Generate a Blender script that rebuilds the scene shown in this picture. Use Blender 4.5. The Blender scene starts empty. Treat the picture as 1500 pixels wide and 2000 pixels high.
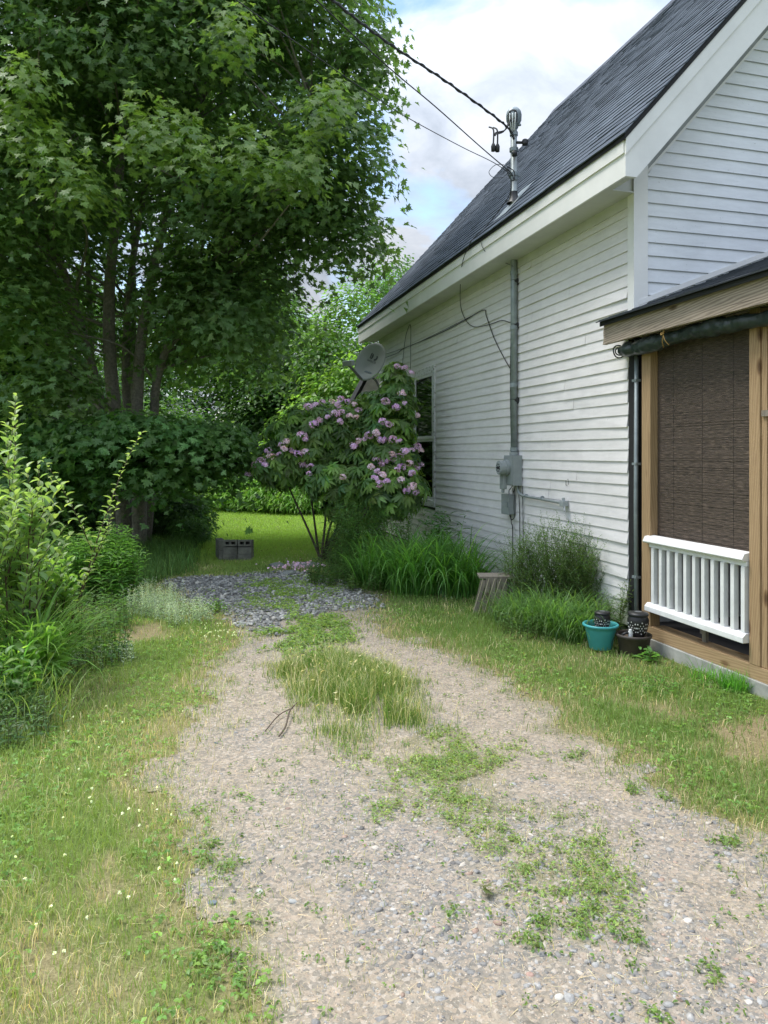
import bpy, math, random
import numpy as np
random.seed(7)
RNG = np.random.default_rng(11)
scene = bpy.context.scene
COL = scene.collection
# ------------------------------------------------------------------ camera
# House frame: the side wall runs along +Y, the house lies towards +X.
H = 1.6
YAW = math.atan(393 / 1430.0)
CA, SA = math.cos(YAW), math.sin(YAW)
cam_data = bpy.data.cameras.new('camera')
cam_data.lens = 36 * 1430 / 2000.0
cam_data.sensor_width = 36
cam_data.shift_y = -0.0575
cam_data.clip_start = 0.05
cam_data.clip_end = 3000
cam = bpy.data.objects.new('camera', cam_data)
cam.location = (0, 0, H)
cam.rotation_euler = (math.radians(90), 0, -YAW)
COL.objects.link(cam)
scene.camera = cam
# ------------------------------------------------------------------ sky and sun
SUN_EL, SUN_AZ = math.radians(63), math.radians(-54)   # azimuth clockwise from +Y
world = bpy.data.worlds.new('World')
scene.world = world
world.use_nodes = True
wn, wl = world.node_tree.nodes, world.node_tree.links
wn.clear()
wo = wn.new('ShaderNodeOutputWorld'); bg = wn.new('ShaderNodeBackground')
sky = wn.new('ShaderNodeTexSky'); sky.sky_type = 'NISHITA'; sky.sun_disc = False
sky.sun_elevation = SUN_EL; sky.sun_rotation = SUN_AZ
sky.air_density = 1.2; sky.dust_density = 0.6; sky.ozone_density = 1.5
tc = wn.new('ShaderNodeTexCoord'); sp = wn.new('ShaderNodeSeparateXYZ')
wl.new(tc.outputs['Generated'], sp.inputs[0])
def wmath(op, a, b=None):
    n = wn.new('ShaderNodeMath'); n.operation = op
    for i, v in enumerate((a, b)):
        if v is None: continue
        if isinstance(v, (int, float)): n.inputs[i].default_value = v
        else: wl.new(v, n.inputs[i])
    return n.outputs[0]
zz = wmath('ADD', wmath('MAXIMUM', sp.outputs[2], 0.0), 0.22)
cb = wn.new('ShaderNodeCombineXYZ')
wl.new(wmath('DIVIDE', sp.outputs[0], zz), cb.inputs[0]); wl.new(wmath('DIVIDE', sp.outputs[1], zz), cb.inputs[1])
def wnoise(scale, detail, rough, off, dist=0.0):
    m = wn.new('ShaderNodeMapping'); m.inputs['Location'].default_value = (off, off * .7, 0)
    wl.new(cb.outputs[0], m.inputs[0])
    n = wn.new('ShaderNodeTexNoise'); n.inputs['Scale'].default_value = scale
    n.inputs['Detail'].default_value = detail; n.inputs['Roughness'].default_value = rough
    n.inputs['Distortion'].default_value = dist
    wl.new(m.outputs[0], n.inputs['Vector']); return n.outputs['Fac']
def wramp(fac, stops):
    r = wn.new('ShaderNodeValToRGB')
    while len(r.color_ramp.elements) < len(stops): r.color_ramp.elements.new(0.5)
    for e, (p, c) in zip(r.color_ramp.elements, stops):
        e.position = p; e.color = (*c, 1) if len(c) == 3 else c
    wl.new(fac, r.inputs[0]); return r.outputs[0]
cover = wramp(wnoise(1.9, 8, .55, 3.1, .25), [(.39, (0, 0, 0)), (.50, (1, 1, 1))])
WS = 0.11
cl_n = wramp(wnoise(4.2, 9, .6, 8.4, .4), [(.3, (2.6, 2.95, 3.5)), (.50, (3.7, 4.05, 4.65)), (.70, (4.8, 5.05, 5.5))])
# clouds overhead brightened past a natural overcast, as added fill light
se = wmath('MAXIMUM', sp.outputs[2], 0.0)
lum = wmath('ADD', wmath('MULTIPLY', wmath('MULTIPLY', se, se), 2.5), .40)
dim = wn.new('ShaderNodeVectorMath'); dim.operation = 'SCALE'; wl.new(cl_n, dim.inputs[0]); wl.new(lum, dim.inputs['Scale']); cl_n = dim.outputs[0]
mix = wn.new('ShaderNodeMix'); mix.data_type = 'RGBA'
wl.new(cover, mix.inputs[0]); wl.new(sky.outputs[0], mix.inputs[6]); wl.new(cl_n, mix.inputs[7])
wl.new(mix.outputs[2], bg.inputs['Color']); bg.inputs['Strength'].default_value = WS
wl.new(bg.outputs[0], wo.inputs[0])
sd = bpy.data.lights.new('sun', 'SUN'); sd.energy = 1.5; sd.angle = math.radians(18); sd.color = (1.0, .965, .90)
sun = bpy.data.objects.new('sun', sd); COL.objects.link(sun)
sdir = (math.sin(SUN_AZ) * math.cos(SUN_EL), math.cos(SUN_AZ) * math.cos(SUN_EL), math.sin(SUN_EL))
sun.location = (-8, 2, 12)
from mathutils import Vector
sun.rotation_euler = Vector(sdir).to_track_quat('Z', 'Y').to_euler()
scene.view_settings.view_transform = 'Standard'
scene.view_settings.look = 'None'
scene.view_settings.exposure = 1.36
scene.view_settings.gamma = 1.0
scene.render.engine = 'CYCLES'
scene.cycles.max_bounces = 14; scene.cycles.diffuse_bounces = 8

# ------------------------------------------------------------------ photo point -> place
def P(px, py, zc):
    X = (px - 357) * CA * zc / 1430.0
    return np.array([X, (zc - SA * X) / CA, H - (py - 885) * zc / 1430.0])
def G(px, py):
    p = P(px, py, 1430 * H / (py - 885)); p[2] = 0; return p
def Wl(px, py, X=3.665):                        # point on the long side wall
    return P(px, py, 1430 * X / (CA * (px - 357)))
# ------------------------------------------------------------------ materials
MATS = {}
def newmat(name):
    m = bpy.data.materials.new(name); m.use_nodes = True
    n, l = m.node_tree.nodes, m.node_tree.links
    b = n['Principled BSDF']; MATS[name] = m
    return m, n, l, b
def nz(n, l, scale, detail=4, rough=.6, vec=None, dist=0):
    t = n.new('ShaderNodeTexNoise'); t.inputs['Scale'].default_value = scale
    t.inputs['Detail'].default_value = detail; t.inputs['Roughness'].default_value = rough
    t.inputs['Distortion'].default_value = dist
    if vec is not None: l.new(vec, t.inputs['Vector'])
    return t.outputs['Fac']
def ramp(n, l, fac, stops):
    r = n.new('ShaderNodeValToRGB')
    while len(r.color_ramp.elements) < len(stops): r.color_ramp.elements.new(0.5)
    for e, (p, c) in zip(r.color_ramp.elements, stops): e.position = p; e.color = (*c, 1)
    l.new(fac, r.inputs[0]); return r.outputs[0]
def mixc(n, l, fac, a, b, mode='MIX'):
    m = n.new('ShaderNodeMix'); m.data_type = 'RGBA'; m.blend_type = mode
    for i, v in ((0, fac), (6, a), (7, b)):
        if isinstance(v, (int, float)): m.inputs[i].default_value = v
        elif isinstance(v, tuple): m.inputs[i].default_value = (*v, 1)
        else: l.new(v, m.inputs[i])
    return m.outputs[2]
def bump(n, l, b, h, strength=.3, dist=.01):
    k = n.new('ShaderNodeBump'); k.inputs['Strength'].default_value = strength
    k.inputs['Distance'].default_value = dist
    l.new(h, k.inputs['Height']); l.new(k.outputs[0], b.inputs['Normal'])
def coords(n, l, scale=(1, 1, 1)):
    t = n.new('ShaderNodeTexCoord'); m = n.new('ShaderNodeMapping'); m.inputs['Scale'].default_value = scale
    l.new(t.outputs['Object'], m.inputs[0]); return m.outputs[0]
def simple(name, c, rough=.6, metal=0.0, var=.12, scale=14, bstr=.15, bscale=60):
    m, n, l, b = newmat(name)
    v = coords(n, l)
    lo = tuple(x * (1 - var) for x in c); hi = tuple(min(1, x * (1 + var)) for x in c)
    l.new(ramp(n, l, nz(n, l, scale, 5, .65, v), [(.3, lo), (.7, hi)]), b.inputs['Base Color'])
    b.inputs['Roughness'].default_value = rough; b.inputs['Metallic'].default_value = metal
    if bstr: bump(n, l, b, nz(n, l, bscale, 3, .6, v), bstr, .003)
    return m
def foliage(name, rough=.5, trans=.35, spec=.35):
    m, n, l, b = newmat(name)
    a = n.new('ShaderNodeAttribute'); a.attribute_name = 'col'
    hv = n.new('ShaderNodeHueSaturation'); hv.inputs['Saturation'].default_value = .93; hv.inputs['Value'].default_value = 1.48
    l.new(a.outputs['Color'], hv.inputs['Color'])
    l.new(hv.outputs['Color'], b.inputs['Base Color'])
    b.inputs['Roughness'].default_value = rough
    b.inputs['Specular IOR Level'].default_value = spec
    t = n.new('ShaderNodeBsdfTranslucent')
    l.new(mixc(n, l, 1.0, hv.outputs['Color'], (1.3, 1.4, .6), 'MULTIPLY'), t.inputs['Color'])
    x = n.new('ShaderNodeMixShader'); x.inputs[0].default_value = trans
    l.new(b.outputs[0], x.inputs[1]); l.new(t.outputs[0], x.inputs[2])
    l.new(x.outputs[0], n['Material Output'].inputs['Surface'])
    return m
M_LEAF = foliage('leaf', .42, .56, .45)
M_GRASS = foliage('grass_blade', .6, .3, .2)
M_PETAL = foliage('petal', .7, .3, .1)
def attrmat(name, rough, var=.25, scale=40, bs=.3, spec=.3):
    m, n, l, b = newmat(name)
    a = n.new('ShaderNodeAttribute'); a.attribute_name = 'col'
    v = coords(n, l)
    f = ramp(n, l, nz(n, l, scale, 4, .7, v), [(.3, (1 - var,) * 3), (.7, (1 + var,) * 3)])
    l.new(mixc(n, l, 1.0, a.outputs['Color'], f, 'MULTIPLY'), b.inputs['Base Color'])
    b.inputs['Roughness'].default_value = rough; b.inputs['Specular IOR Level'].default_value = spec
    if bs: bump(n, l, b, nz(n, l, scale * 2, 3, .6, v), bs, .004)
    return m
M_STONE = attrmat('stone', .8, .25, 60, .5)
M_SHINGLE = attrmat('asphalt_shingle', .85, .3, 220, .6, .1)
M_BARK = attrmat('bark', .9, .4, 22, .9)
M_STEM = attrmat('plant_stem', .7, .15, 30, .1)
def siding(name, c):
    m, n, l, b = newmat(name)
    t = n.new('ShaderNodeTexCoord')
    mp = n.new('ShaderNodeMapping'); mp.inputs['Scale'].default_value = (1.5, 1.5, 9)
    l.new(t.outputs['Object'], mp.inputs[0])
    big = nz(n, l, 1.3, 5, .7, t.outputs['Object'])
    streak = nz(n, l, 3.0, 5, .65, mp.outputs[0])
    c1 = tuple(x * .83 for x in c); c2 = tuple(min(.9, x * 1.05) for x in c)
    base = ramp(n, l, big, [(.3, c1), (.65, c2)])
    col = mixc(n, l, .45, base, ramp(n, l, streak, [(.3, c1), (.6, c2)]))
    # splash dirt near the ground
    s = n.new('ShaderNodeSeparateXYZ'); l.new(t.outputs['Object'], s.inputs[0])
    mr = n.new('ShaderNodeMapRange'); mr.inputs[1].default_value = .1; mr.inputs[2].default_value = .9
    mr.inputs[3].default_value = .5; mr.inputs[4].default_value = 0
    l.new(s.outputs[2], mr.inputs[0])
    mu = n.new('ShaderNodeMath'); mu.operation = 'MULTIPLY'
    l.new(mr.outputs[0], mu.inputs[0]); l.new(nz(n, l, 5, 6, .75, t.outputs['Object']), mu.inputs[1])
    col = mixc(n, l, mu.outputs[0], col, (.34, .36, .27))
    spk = ramp(n, l, nz(n, l, 42, 3, .7, t.outputs['Object']), [(.27, (.55, .54, .50)), (.31, (1, 1, 1))])
    col = mixc(n, l, 1.0, col, spk, 'MULTIPLY')
    l.new(col, b.inputs['Base Color']); b.inputs['Roughness'].default_value = .55
    bump(n, l, b, streak, .12, .004)
    return m
M_SIDE = siding('white_painted_clapboard', (.80, .772, .765))
M_GABLE = siding('white_vinyl_clapboard', (.78, .80, .83))
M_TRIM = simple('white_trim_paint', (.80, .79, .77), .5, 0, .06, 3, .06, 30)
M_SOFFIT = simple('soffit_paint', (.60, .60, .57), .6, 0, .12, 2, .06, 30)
def peeling(name):
    m, n, l, b = newmat(name); v = coords(n, l, (1, 1, 2.2))
    f = nz(n, l, 17, 6, .7, v)
    l.new(ramp(n, l, f, [(.40, (.24, .22, .19)), (.45, (.70, .71, .71))]), b.inputs['Base Color'])
    b.inputs['Roughness'].default_value = .7; bump(n, l, b, f, .5, .004); return m
M_PEEL = peeling('peeling_white_paint')
M_SOFFSHADE = simple('soffit_shade_grey', (.33, .34, .34), .7, 0, .3, 5, .2, 30)  # strip under the rake: the soffit's shade is painted into this grey
def wood(name, c_lo, c_mid, c_hi, axis, ring=9.0, rough=.75, dist=9, mixf=.5):
    m, n, l, b = newmat(name)
    sc = {'x': (.5, 6, 6), 'y': (6, .5, 6), 'z': (6, 6, .5)}[axis]
    v = coords(n, l, sc)
    w = n.new('ShaderNodeTexWave'); w.wave_type = 'BANDS'; w.bands_direction = 'DIAGONAL'
    w.inputs['Scale'].default_value = ring / 4; w.inputs['Distortion'].default_value = dist
    w.inputs['Detail'].default_value = 3; w.inputs['Detail Scale'].default_value = .8
    l.new(v, w.inputs['Vector'])
    sc2 = {'x': (2, 60, 60), 'y': (60, 2, 60), 'z': (60, 60, 2)}[axis]
    fine = nz(n, l, 2.2, 5, .7, coords(n, l, sc2))
    big = nz(n, l, 1.2, 4, .6, coords(n, l))
    base = ramp(n, l, w.outputs['Fac'], [(0, c_lo), (.45, c_mid), (1, c_hi)])
    col = mixc(n, l, mixf, base, ramp(n, l, fine, [(.3, c_lo), (.65, c_hi)]))
    col = mixc(n, l, .35, col, ramp(n, l, big, [(.3, c_mid), (.7, c_hi)]))
    vk = n.new('ShaderNodeTexVoronoi'); vk.inputs['Scale'].default_value = 1.15
    l.new(coords(n, l, {'x': (2.2, 6, 6), 'y': (6, 2.2, 6), 'z': (6, 6, 2.2)}[axis]), vk.inputs['Vector'])
    kn = ramp(n, l, vk.outputs['Distance'], [(.05, (.30, .24, .20)), (.12, (.62, .55, .48)), (.17, (1, 1, 1))])
    col = mixc(n, l, 1.0, col, kn, 'MULTIPLY')
    ck = ramp(n, l, nz(n, l, 1.5, 2, .5, coords(n, l, {'x': (.6, 45, 45), 'y': (45, .6, 45), 'z': (45, 45, .6)}[axis])), [(.27, (.25, .22, .2)), (.31, (1, 1, 1))])
    col = mixc(n, l, 1.0, col, ck, 'MULTIPLY')
    l.new(col, b.inputs['Base Color']); b.inputs['Roughness'].default_value = rough
    bump(n, l, b, fine, .45, .004); return m
M_POST = wood('treated_post', (.21, .125, .055), (.33, .21, .105), (.46, .32, .18), 'z', 20, .75, 6, .45)
M_SILLW = wood('treated_sill', (.22, .135, .06), (.36, .235, .12), (.50, .35, .20), 'y', 20, .75, 6, .45)
M_BEAM = wood('weathered_beam', (.06, .048, .036), (.30, .235, .18), (.48, .40, .32), 'y', 22, .8, 6, .25)
M_OLDWOOD = wood('grey_old_wood', (.10, .085, .065), (.20, .17, .13), (.32, .28, .23), 'z', 6)
M_CONC = simple('concrete', (.36, .36, .33), .85, 0, .25, 7, .4, 50)
M_BLOCK = simple('old_concrete_block', (.17, .17, .145), .95, 0, .4, 9, .7, 60)
M_GALV = simple('galvanised_steel', (.26, .30, .31), .5, .35, .22, 10, .15, 40)
M_GREY = simple('grey_enamel', (.29, .32, .32), .5, .1, .12, 8, .1, 40)
M_BLACK = simple('black_plastic', (.018, .018, .019), .45, 0, .2, 20, .1)
M_CABLE = simple('black_cable', (.03, .03, .032), .6, 0, .2, 20, 0)
M_TAR = simple('tar_paper', (.014, .014, .015), .8, 0, .3, 20, .5, 30)
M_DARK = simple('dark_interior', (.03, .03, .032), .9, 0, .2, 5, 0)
M_TEAL = simple('teal_plastic', (.06, .36, .38), .45, 0, .1, 6, .06, 50)
M_BROWNP = simple('dark_brown_plastic', (.055, .045, .038), .55, 0, .2, 20, .3, 120)
M_SOIL = simple('potting_soil', (.10, .075, .055), .95, 0, .4, 40, .8, 60)
M_TARP = simple('dark_green_tarp', (.028, .040, .036), .38, 0, .25, 6, .35, 16)
M_DISH = simple('dish_grey', (.36, .39, .40), .45, 0, .07, 6, .03, 30)
M_LOGO = simple('logo_grey', (.09, .10, .11), .6, 0, .1, 20, 0)
M_BLUELOGO = simple('logo_blue', (.08, .16, .24), .6, 0, .1, 20, 0)
M_TWINE = simple('yellow_twine', (.32, .20, .06), .9, 0, .2, 60, .3, 200)
M_DOOR = simple('red_brown_door', (.07, .035, .028), .6, 0, .2, 12, .2, 60)
M_CURT = simple('pale_curtain', (.66, .68, .66), .9, 0, .08, 20, 0)
M_INSUL = simple('steel_line', (.16, .17, .18), .5, .2, .1, 10, 0)
M_WHITE = simple('bright_white_paint', (.77, .775, .765), .5, 0, .09, 11, .12, 45)
def glassmat():
    m, n, l, b = newmat('window_glass')
    g = n.new('ShaderNodeBsdfGlossy'); g.inputs['Roughness'].default_value = .03
    t = n.new('ShaderNodeBsdfTransparent'); t.inputs['Color'].default_value = (.9, .93, .92, 1)
    f = n.new('ShaderNodeFresnel'); f.inputs['IOR'].default_value = 1.42
    x = n.new('ShaderNodeMixShader'); l.new(f.outputs[0], x.inputs[0]); l.new(t.outputs[0], x.inputs[1]); l.new(g.outputs[0], x.inputs[2])
    l.new(x.outputs[0], n['Material Output'].inputs['Surface']); return m
M_GLASS = glassmat()
def blindmat():
    m, n, l, b = newmat('woven_reed')
    v = coords(n, l, (1, 7, 150)); f = nz(n, l, 2.0, 3, .6, v)
    v2 = coords(n, l, (1, 40, 2)); f2 = nz(n, l, 1.0, 2, .5, v2)
    c = ramp(n, l, f, [(.30, (.018, .014, .011)), (.5, (.075, .055, .042)), (.68, (.19, .14, .105))])
    c = mixc(n, l, .12, c, ramp(n, l, f2, [(.3, (.55, .55, .55)), (.7, (1.2, 1.2, 1.2))]), 'MULTIPLY')
    l.new(c, b.inputs['Base Color']); b.inputs['Roughness'].default_value = .6; bump(n, l, b, f, .8, .004); return m
M_BLIND = blindmat()
def groundmat(name, dirt):
    m, n, l, b = newmat(name)
    t = n.new('ShaderNodeTexCoord'); v = t.outputs['Object']
    a = n.new('ShaderNodeAttribute'); a.attribute_name = 'col'
    big = nz(n, l, 1.1, 6, .65, v); mid = nz(n, l, 9, 6, .7, v); fine = nz(n, l, 95, 4, .75, v)
    if dirt:
        c = ramp(n, l, mid, [(.28, (.20, .168, .12)), (.5, (.315, .262, .185)), (.72, (.445, .37, .27))])
        vo = n.new('ShaderNodeTexVoronoi'); vo.inputs['Scale'].default_value = 75
        l.new(v, vo.inputs['Vector'])
        hs = n.new('ShaderNodeSeparateColor'); l.new(vo.outputs['Color'], hs.inputs[0])
        grit = ramp(n, l, hs.outputs[0], [(0, (.09, .10, .11)), (.3, (.21, .21, .21)), (.55, (.36, .31, .255)), (.85, (.46, .36, .29)), (1, (.62, .56, .5))])
        c = mixc(n, l, .4, c, grit)
        c = mixc(n, l, .5, c, ramp(n, l, fine, [(.3, (.5, .5, .5)), (.7, (1.35, 1.35, 1.35))]), 'MULTIPLY')
        sc = n.new('ShaderNodeSeparateColor'); l.new(a.outputs['Color'], sc.inputs[0])
        c = mixc(n, l, sc.outputs[0], c, mixc(n, l, .5, grit, (.15, .155, .155)))   # slate chips
        c = mixc(n, l, sc.outputs[1], c, mixc(n, l, mid, (.07, .09, .025), (.22, .20, .09)))   # moss and thatch
        bump(n, l, b, fine, .7, .006)
    else:
        c = ramp(n, l, mid, [(.3, (.08, .125, .025)), (.5, (.135, .20, .042)), (.7, (.20, .24, .075))])
        c = mixc(n, l, .5, c, ramp(n, l, fine, [(.3, (.03, .05, .012)), (.7, (.15, .19, .05))]))
        sc = n.new('ShaderNodeSeparateColor'); l.new(a.outputs['Color'], sc.inputs[0])
        straw = ramp(n, l, fine, [(.3, (.14, .11, .055)), (.7, (.38, .31, .18))])
        c = mixc(n, l, sc.outputs[0], c, straw)
        bump(n, l, b, fine, .6, .01)
    l.new(c, b.inputs['Base Color']); b.inputs['Roughness'].default_value = .95
    b.inputs['Specular IOR Level'].default_value = .15
    return m
M_GROUND = groundmat('lawn_soil', False)
M_DRIVE = groundmat('sandy_gravel', True)

# ------------------------------------------------------------------ object helpers
def tag(o, label=None, cat=None, group=None, kind=None):
    if label: o['label'] = label
    if cat: o['category'] = cat
    if group: o['group'] = group
    if kind: o['kind'] = kind
    return o
def thing(name, loc, label, cat, group=None):
    o = bpy.data.objects.new(name, None); o.empty_display_size = .1
    o.location = tuple(float(v) for v in loc); COL.objects.link(o)
    return tag(o, label, cat, group)
def link(name, me, mat, parent=None, smooth=False):
    me.name = name
    if mat: me.materials.append(mat)
    if smooth: me.polygons.foreach_set('use_smooth', np.ones(len(me.polygons), bool))
    o = bpy.data.objects.new(name, me); COL.objects.link(o)
    if parent is not None:
        # geometry is given in scene coordinates: shift it into the frame of its thing
        p = parent; off = Vector((0, 0, 0))
        while p is not None: off += p.location; p = p.parent
        me.transform(__import__('mathutils').Matrix.Translation(-off))
        o.parent = parent
    return o
class MB:
    def __init__(s): s.v = []; s.f = []; s.c = []; s.marks = []
    def add(s, vs, fs, c=None):
        s.marks.append((len(s.v), len(s.f))); k = len(s.v); s.v += [tuple(map(float, q)) for q in vs]; s.f += [tuple(i + k for i in f) for f in fs]
        s.c += [c or (1, 1, 1)] * len(vs)
    def box(s, x0, x1, y0, y1, z0, z1, c=None):
        s.add([(x0, y0, z0), (x1, y0, z0), (x1, y1, z0), (x0, y1, z0), (x0, y0, z1), (x1, y0, z1), (x1, y1, z1), (x0, y1, z1)],
              [(0, 3, 2, 1), (4, 5, 6, 7), (0, 1, 5, 4), (1, 2, 6, 5), (2, 3, 7, 6), (3, 0, 4, 7)], c)
    def prism(s, poly, axis, a, b, c=None):
        n = len(poly)
        def mk(p, t):
            if axis == 'y': return (p[0], t, p[1])
            if axis == 'x': return (t, p[0], p[1])
            return (p[0], p[1], t)
        vs = [mk(p, a) for p in poly] + [mk(p, b) for p in poly]
        fs = [tuple(range(n)), tuple(range(2 * n - 1, n - 1, -1))] + [(i, i + n, (i + 1) % n + n, (i + 1) % n) for i in range(n)]
        s.add(vs, fs, c)
    def tube(s, pts, r, sides=8, c=None, cap=True):
        pts = [Vector(tuple(map(float, p))) for p in pts]
        rs = r if isinstance(r, (list, tuple, np.ndarray)) else [r] * len(pts)
        k = len(s.v); vs = []; up = None
        for i, p in enumerate(pts):
            t = (pts[min(i + 1, len(pts) - 1)] - pts[max(i - 1, 0)])
            if t.length < 1e-9: t = Vector((0, 0, 1))
            t.normalize()
            if up is None:
                up = t.orthogonal().normalized()
            else:
                up = (up - t * up.dot(t))
                if up.length < 1e-6: up = t.orthogonal()
                up.normalize()
            w = t.cross(up)
            for j in range(sides):
                a = 2 * math.pi * j / sides
                vs.append(p + (up * math.cos(a) + w * math.sin(a)) * float(rs[i]))
        fs = []
        for i in range(len(pts) - 1):
            for j in range(sides):
                a = i * sides + j; b = i * sides + (j + 1) % sides
                fs.append((a, b, b + sides, a + sides))
        if cap:
            fs.append(tuple(range(sides - 1, -1, -1))); n = (len(pts) - 1) * sides
            fs.append(tuple(range(n, n + sides)))
        s.add(vs, fs, c)
    def lathe(s, prof, cx, cy, z0, sides=40, c=None):
        vs = []; fs = []
        for r, z in prof:
            for j in range(sides):
                a = 2 * math.pi * j / sides; vs.append((cx + r * math.cos(a), cy + r * math.sin(a), z0 + z))
        for i in range(len(prof) - 1):
            for j in range(sides):
                a = i * sides + j; b = i * sides + (j + 1) % sides; fs.append((a, b, b + sides, a + sides))
        s.add(vs, fs, c)
    def build_each(s, name, mat, parent=None, smooth=False, bevel=0):
        for a, f0, nf in s.blocks():
            q = MB(); q.v = s.v[a[0]:a[1]]; q.f = [tuple(i - a[0] for i in f) for f in s.f[f0:nf]]; q.build(name, mat, parent, smooth, bevel)
    def blocks(s):
        out = []; 
        for k in range(len(s.marks)):
            v0, f0 = s.marks[k]; v1, f1 = s.marks[k + 1] if k + 1 < len(s.marks) else (len(s.v), len(s.f)); out.append(((v0, v1), f0, f1))
        return out
    def build(s, name, mat, parent=None, smooth=False, bevel=0, col=False):
        me = bpy.data.meshes.new(name); me.from_pydata(s.v, [], s.f); me.update()
        if col:
            a = me.attributes.new('col', 'FLOAT_COLOR', 'POINT')
            arr = np.ones((len(s.v), 4), np.float32); arr[:, :3] = np.array(s.c); a.data.foreach_set('color', arr.ravel())
        o = link(name, me, mat, parent, smooth)
        if bevel:
            md = o.modifiers.new('bevel', 'BEVEL'); md.width = bevel; md.segments = 2; md.limit_method = 'ANGLE'
        return o
def smoothpts(pts, n=6):
    pts = [np.array(p, float) for p in pts]; out = []
    for i in range(len(pts) - 1):
        p0, p1, p2, p3 = pts[max(i - 1, 0)], pts[i], pts[i + 1], pts[min(i + 2, len(pts) - 1)]
        for k in range(n):
            t = k / n
            out.append(.5 * ((2 * p1) + (-p0 + p2) * t + (2 * p0 - 5 * p1 + 4 * p2 - p3) * t * t + (-p0 + 3 * p1 - 3 * p2 + p3) * t ** 3))
    out.append(pts[-1]); return out
# big meshes through numpy: triangles only
def trimesh(name, V, T, C, mat, parent=None, smooth=False):
    V = np.ascontiguousarray(V, np.float32).reshape(-1, 3); T = np.ascontiguousarray(T, np.int32).reshape(-1, 3)
    me = bpy.data.meshes.new(name)
    me.vertices.add(len(V)); me.vertices.foreach_set('co', V.ravel())
    me.loops.add(len(T) * 3); me.loops.foreach_set('vertex_index', T.ravel())
    me.polygons.add(len(T)); me.polygons.foreach_set('loop_start', np.arange(0, len(T) * 3, 3, dtype=np.int32))
    try: me.polygons.foreach_set('loop_total', np.full(len(T), 3, np.int32))
    except Exception: pass
    me.update(calc_edges=True)
    a = me.attributes.new('col', 'FLOAT_COLOR', 'POINT')
    A = np.ones((len(V), 4), np.float32); A[:, :3] = C; a.data.foreach_set('color', A.ravel())
    return link(name, me, mat, parent, smooth)
def norm(a): return a / np.maximum(np.linalg.norm(a, axis=-1, keepdims=True), 1e-9)
def place(tv, tt, pos, nrm, tip, scale, col, vshade=None):
    """copies of a small template (x across, y to the tip, z normal) at many places"""
    N = len(pos); n = norm(nrm); y = norm(tip - n * (tip * n).sum(1, keepdims=True)); x = np.cross(y, n)
    sc = np.asarray(scale).reshape(N, 1, 1)
    V = pos[:, None, :] + sc * (tv[None, :, 0:1] * x[:, None] + tv[None, :, 1:2] * y[:, None] + tv[None, :, 2:3] * n[:, None])
    T = tt[None] + (np.arange(N) * len(tv))[:, None, None]
    C = np.repeat(col[:, None, :], len(tv), 1)
    return V.reshape(-1, 3), T.reshape(-1, 3), C.reshape(-1, 3)
def cat(parts):
    V, T, C = [], [], []; k = 0
    for v, t, c in parts:
        V.append(v); T.append(t + k); C.append(c); k += len(v)
    return np.concatenate(V), np.concatenate(T), np.concatenate(C)
def leaf_tpl(outline, centre, fold=.25, droop=.25):
    pts = [centre] + outline
    tv = np.array([(x, y, fold * abs(x) - droop * y * y) for x, y in pts]); n = len(outline)
    tt = np.array([(0, 1 + i, 1 + (i + 1) % n) for i in range(n)]); return tv, tt
_h = [(.07, .05), (.40, -.10), (.25, .13), (.66, .30), (.50, .40), (.56, .56), (.27, .42), (.30, .70), (.13, .62)]
MAPLE = leaf_tpl([(0, 0)] + _h + [(0, 1)] + [(-x, y) for x, y in _h[::-1]], (0, .3), .18, .28)
_o = [(.16, .18), (.25, .45), (.20, .72)]
OVAL = leaf_tpl([(0, 0)] + _o + [(0, 1)] + [(-x, y) for x, y in _o[::-1]], (0, .5), .5, .3)
_l = [(.10, .25), (.11, .6)]
LANCE = leaf_tpl([(0, 0)] + _l + [(0, 1)] + [(-x, y) for x, y in _l[::-1]], (0, .5), .5, .35)
RHODO = leaf_tpl([(0, 0), (.10, .15), (.16, .5), (.10, .85), (0, 1), (-.10, .85), (-.16, .5), (-.10, .15)], (0, .5), .25, .5)
DIAM = (np.array([(0, 0, 0), (.33, .5, .06), (0, 1, -.2), (-.33, .5, .06)]), np.array([(0, 1, 2), (0, 2, 3)]))
PETAL = (np.array([(0, 0, 0), (.33, .6, .08), (0, 1, -.15), (-.33, .6, .08)]), np.array([(0, 1, 2), (0, 2, 3)]))
NEEDLE = (np.array([(-.06, 0, 0), (.06, 0, 0), (0, 1, -.1)]), np.array([(0, 1, 2)]))
def vary(c, n, s=.2, rng=RNG):
    c = np.array(c, float)
    k = np.exp(rng.normal(0, s, (n, 1))); h = rng.normal(0, s * .35, (n, 1))
    return np.clip(c * k * np.concatenate([1 + h, np.ones((n, 1)), 1 - h], 1), .003, .9)
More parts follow.
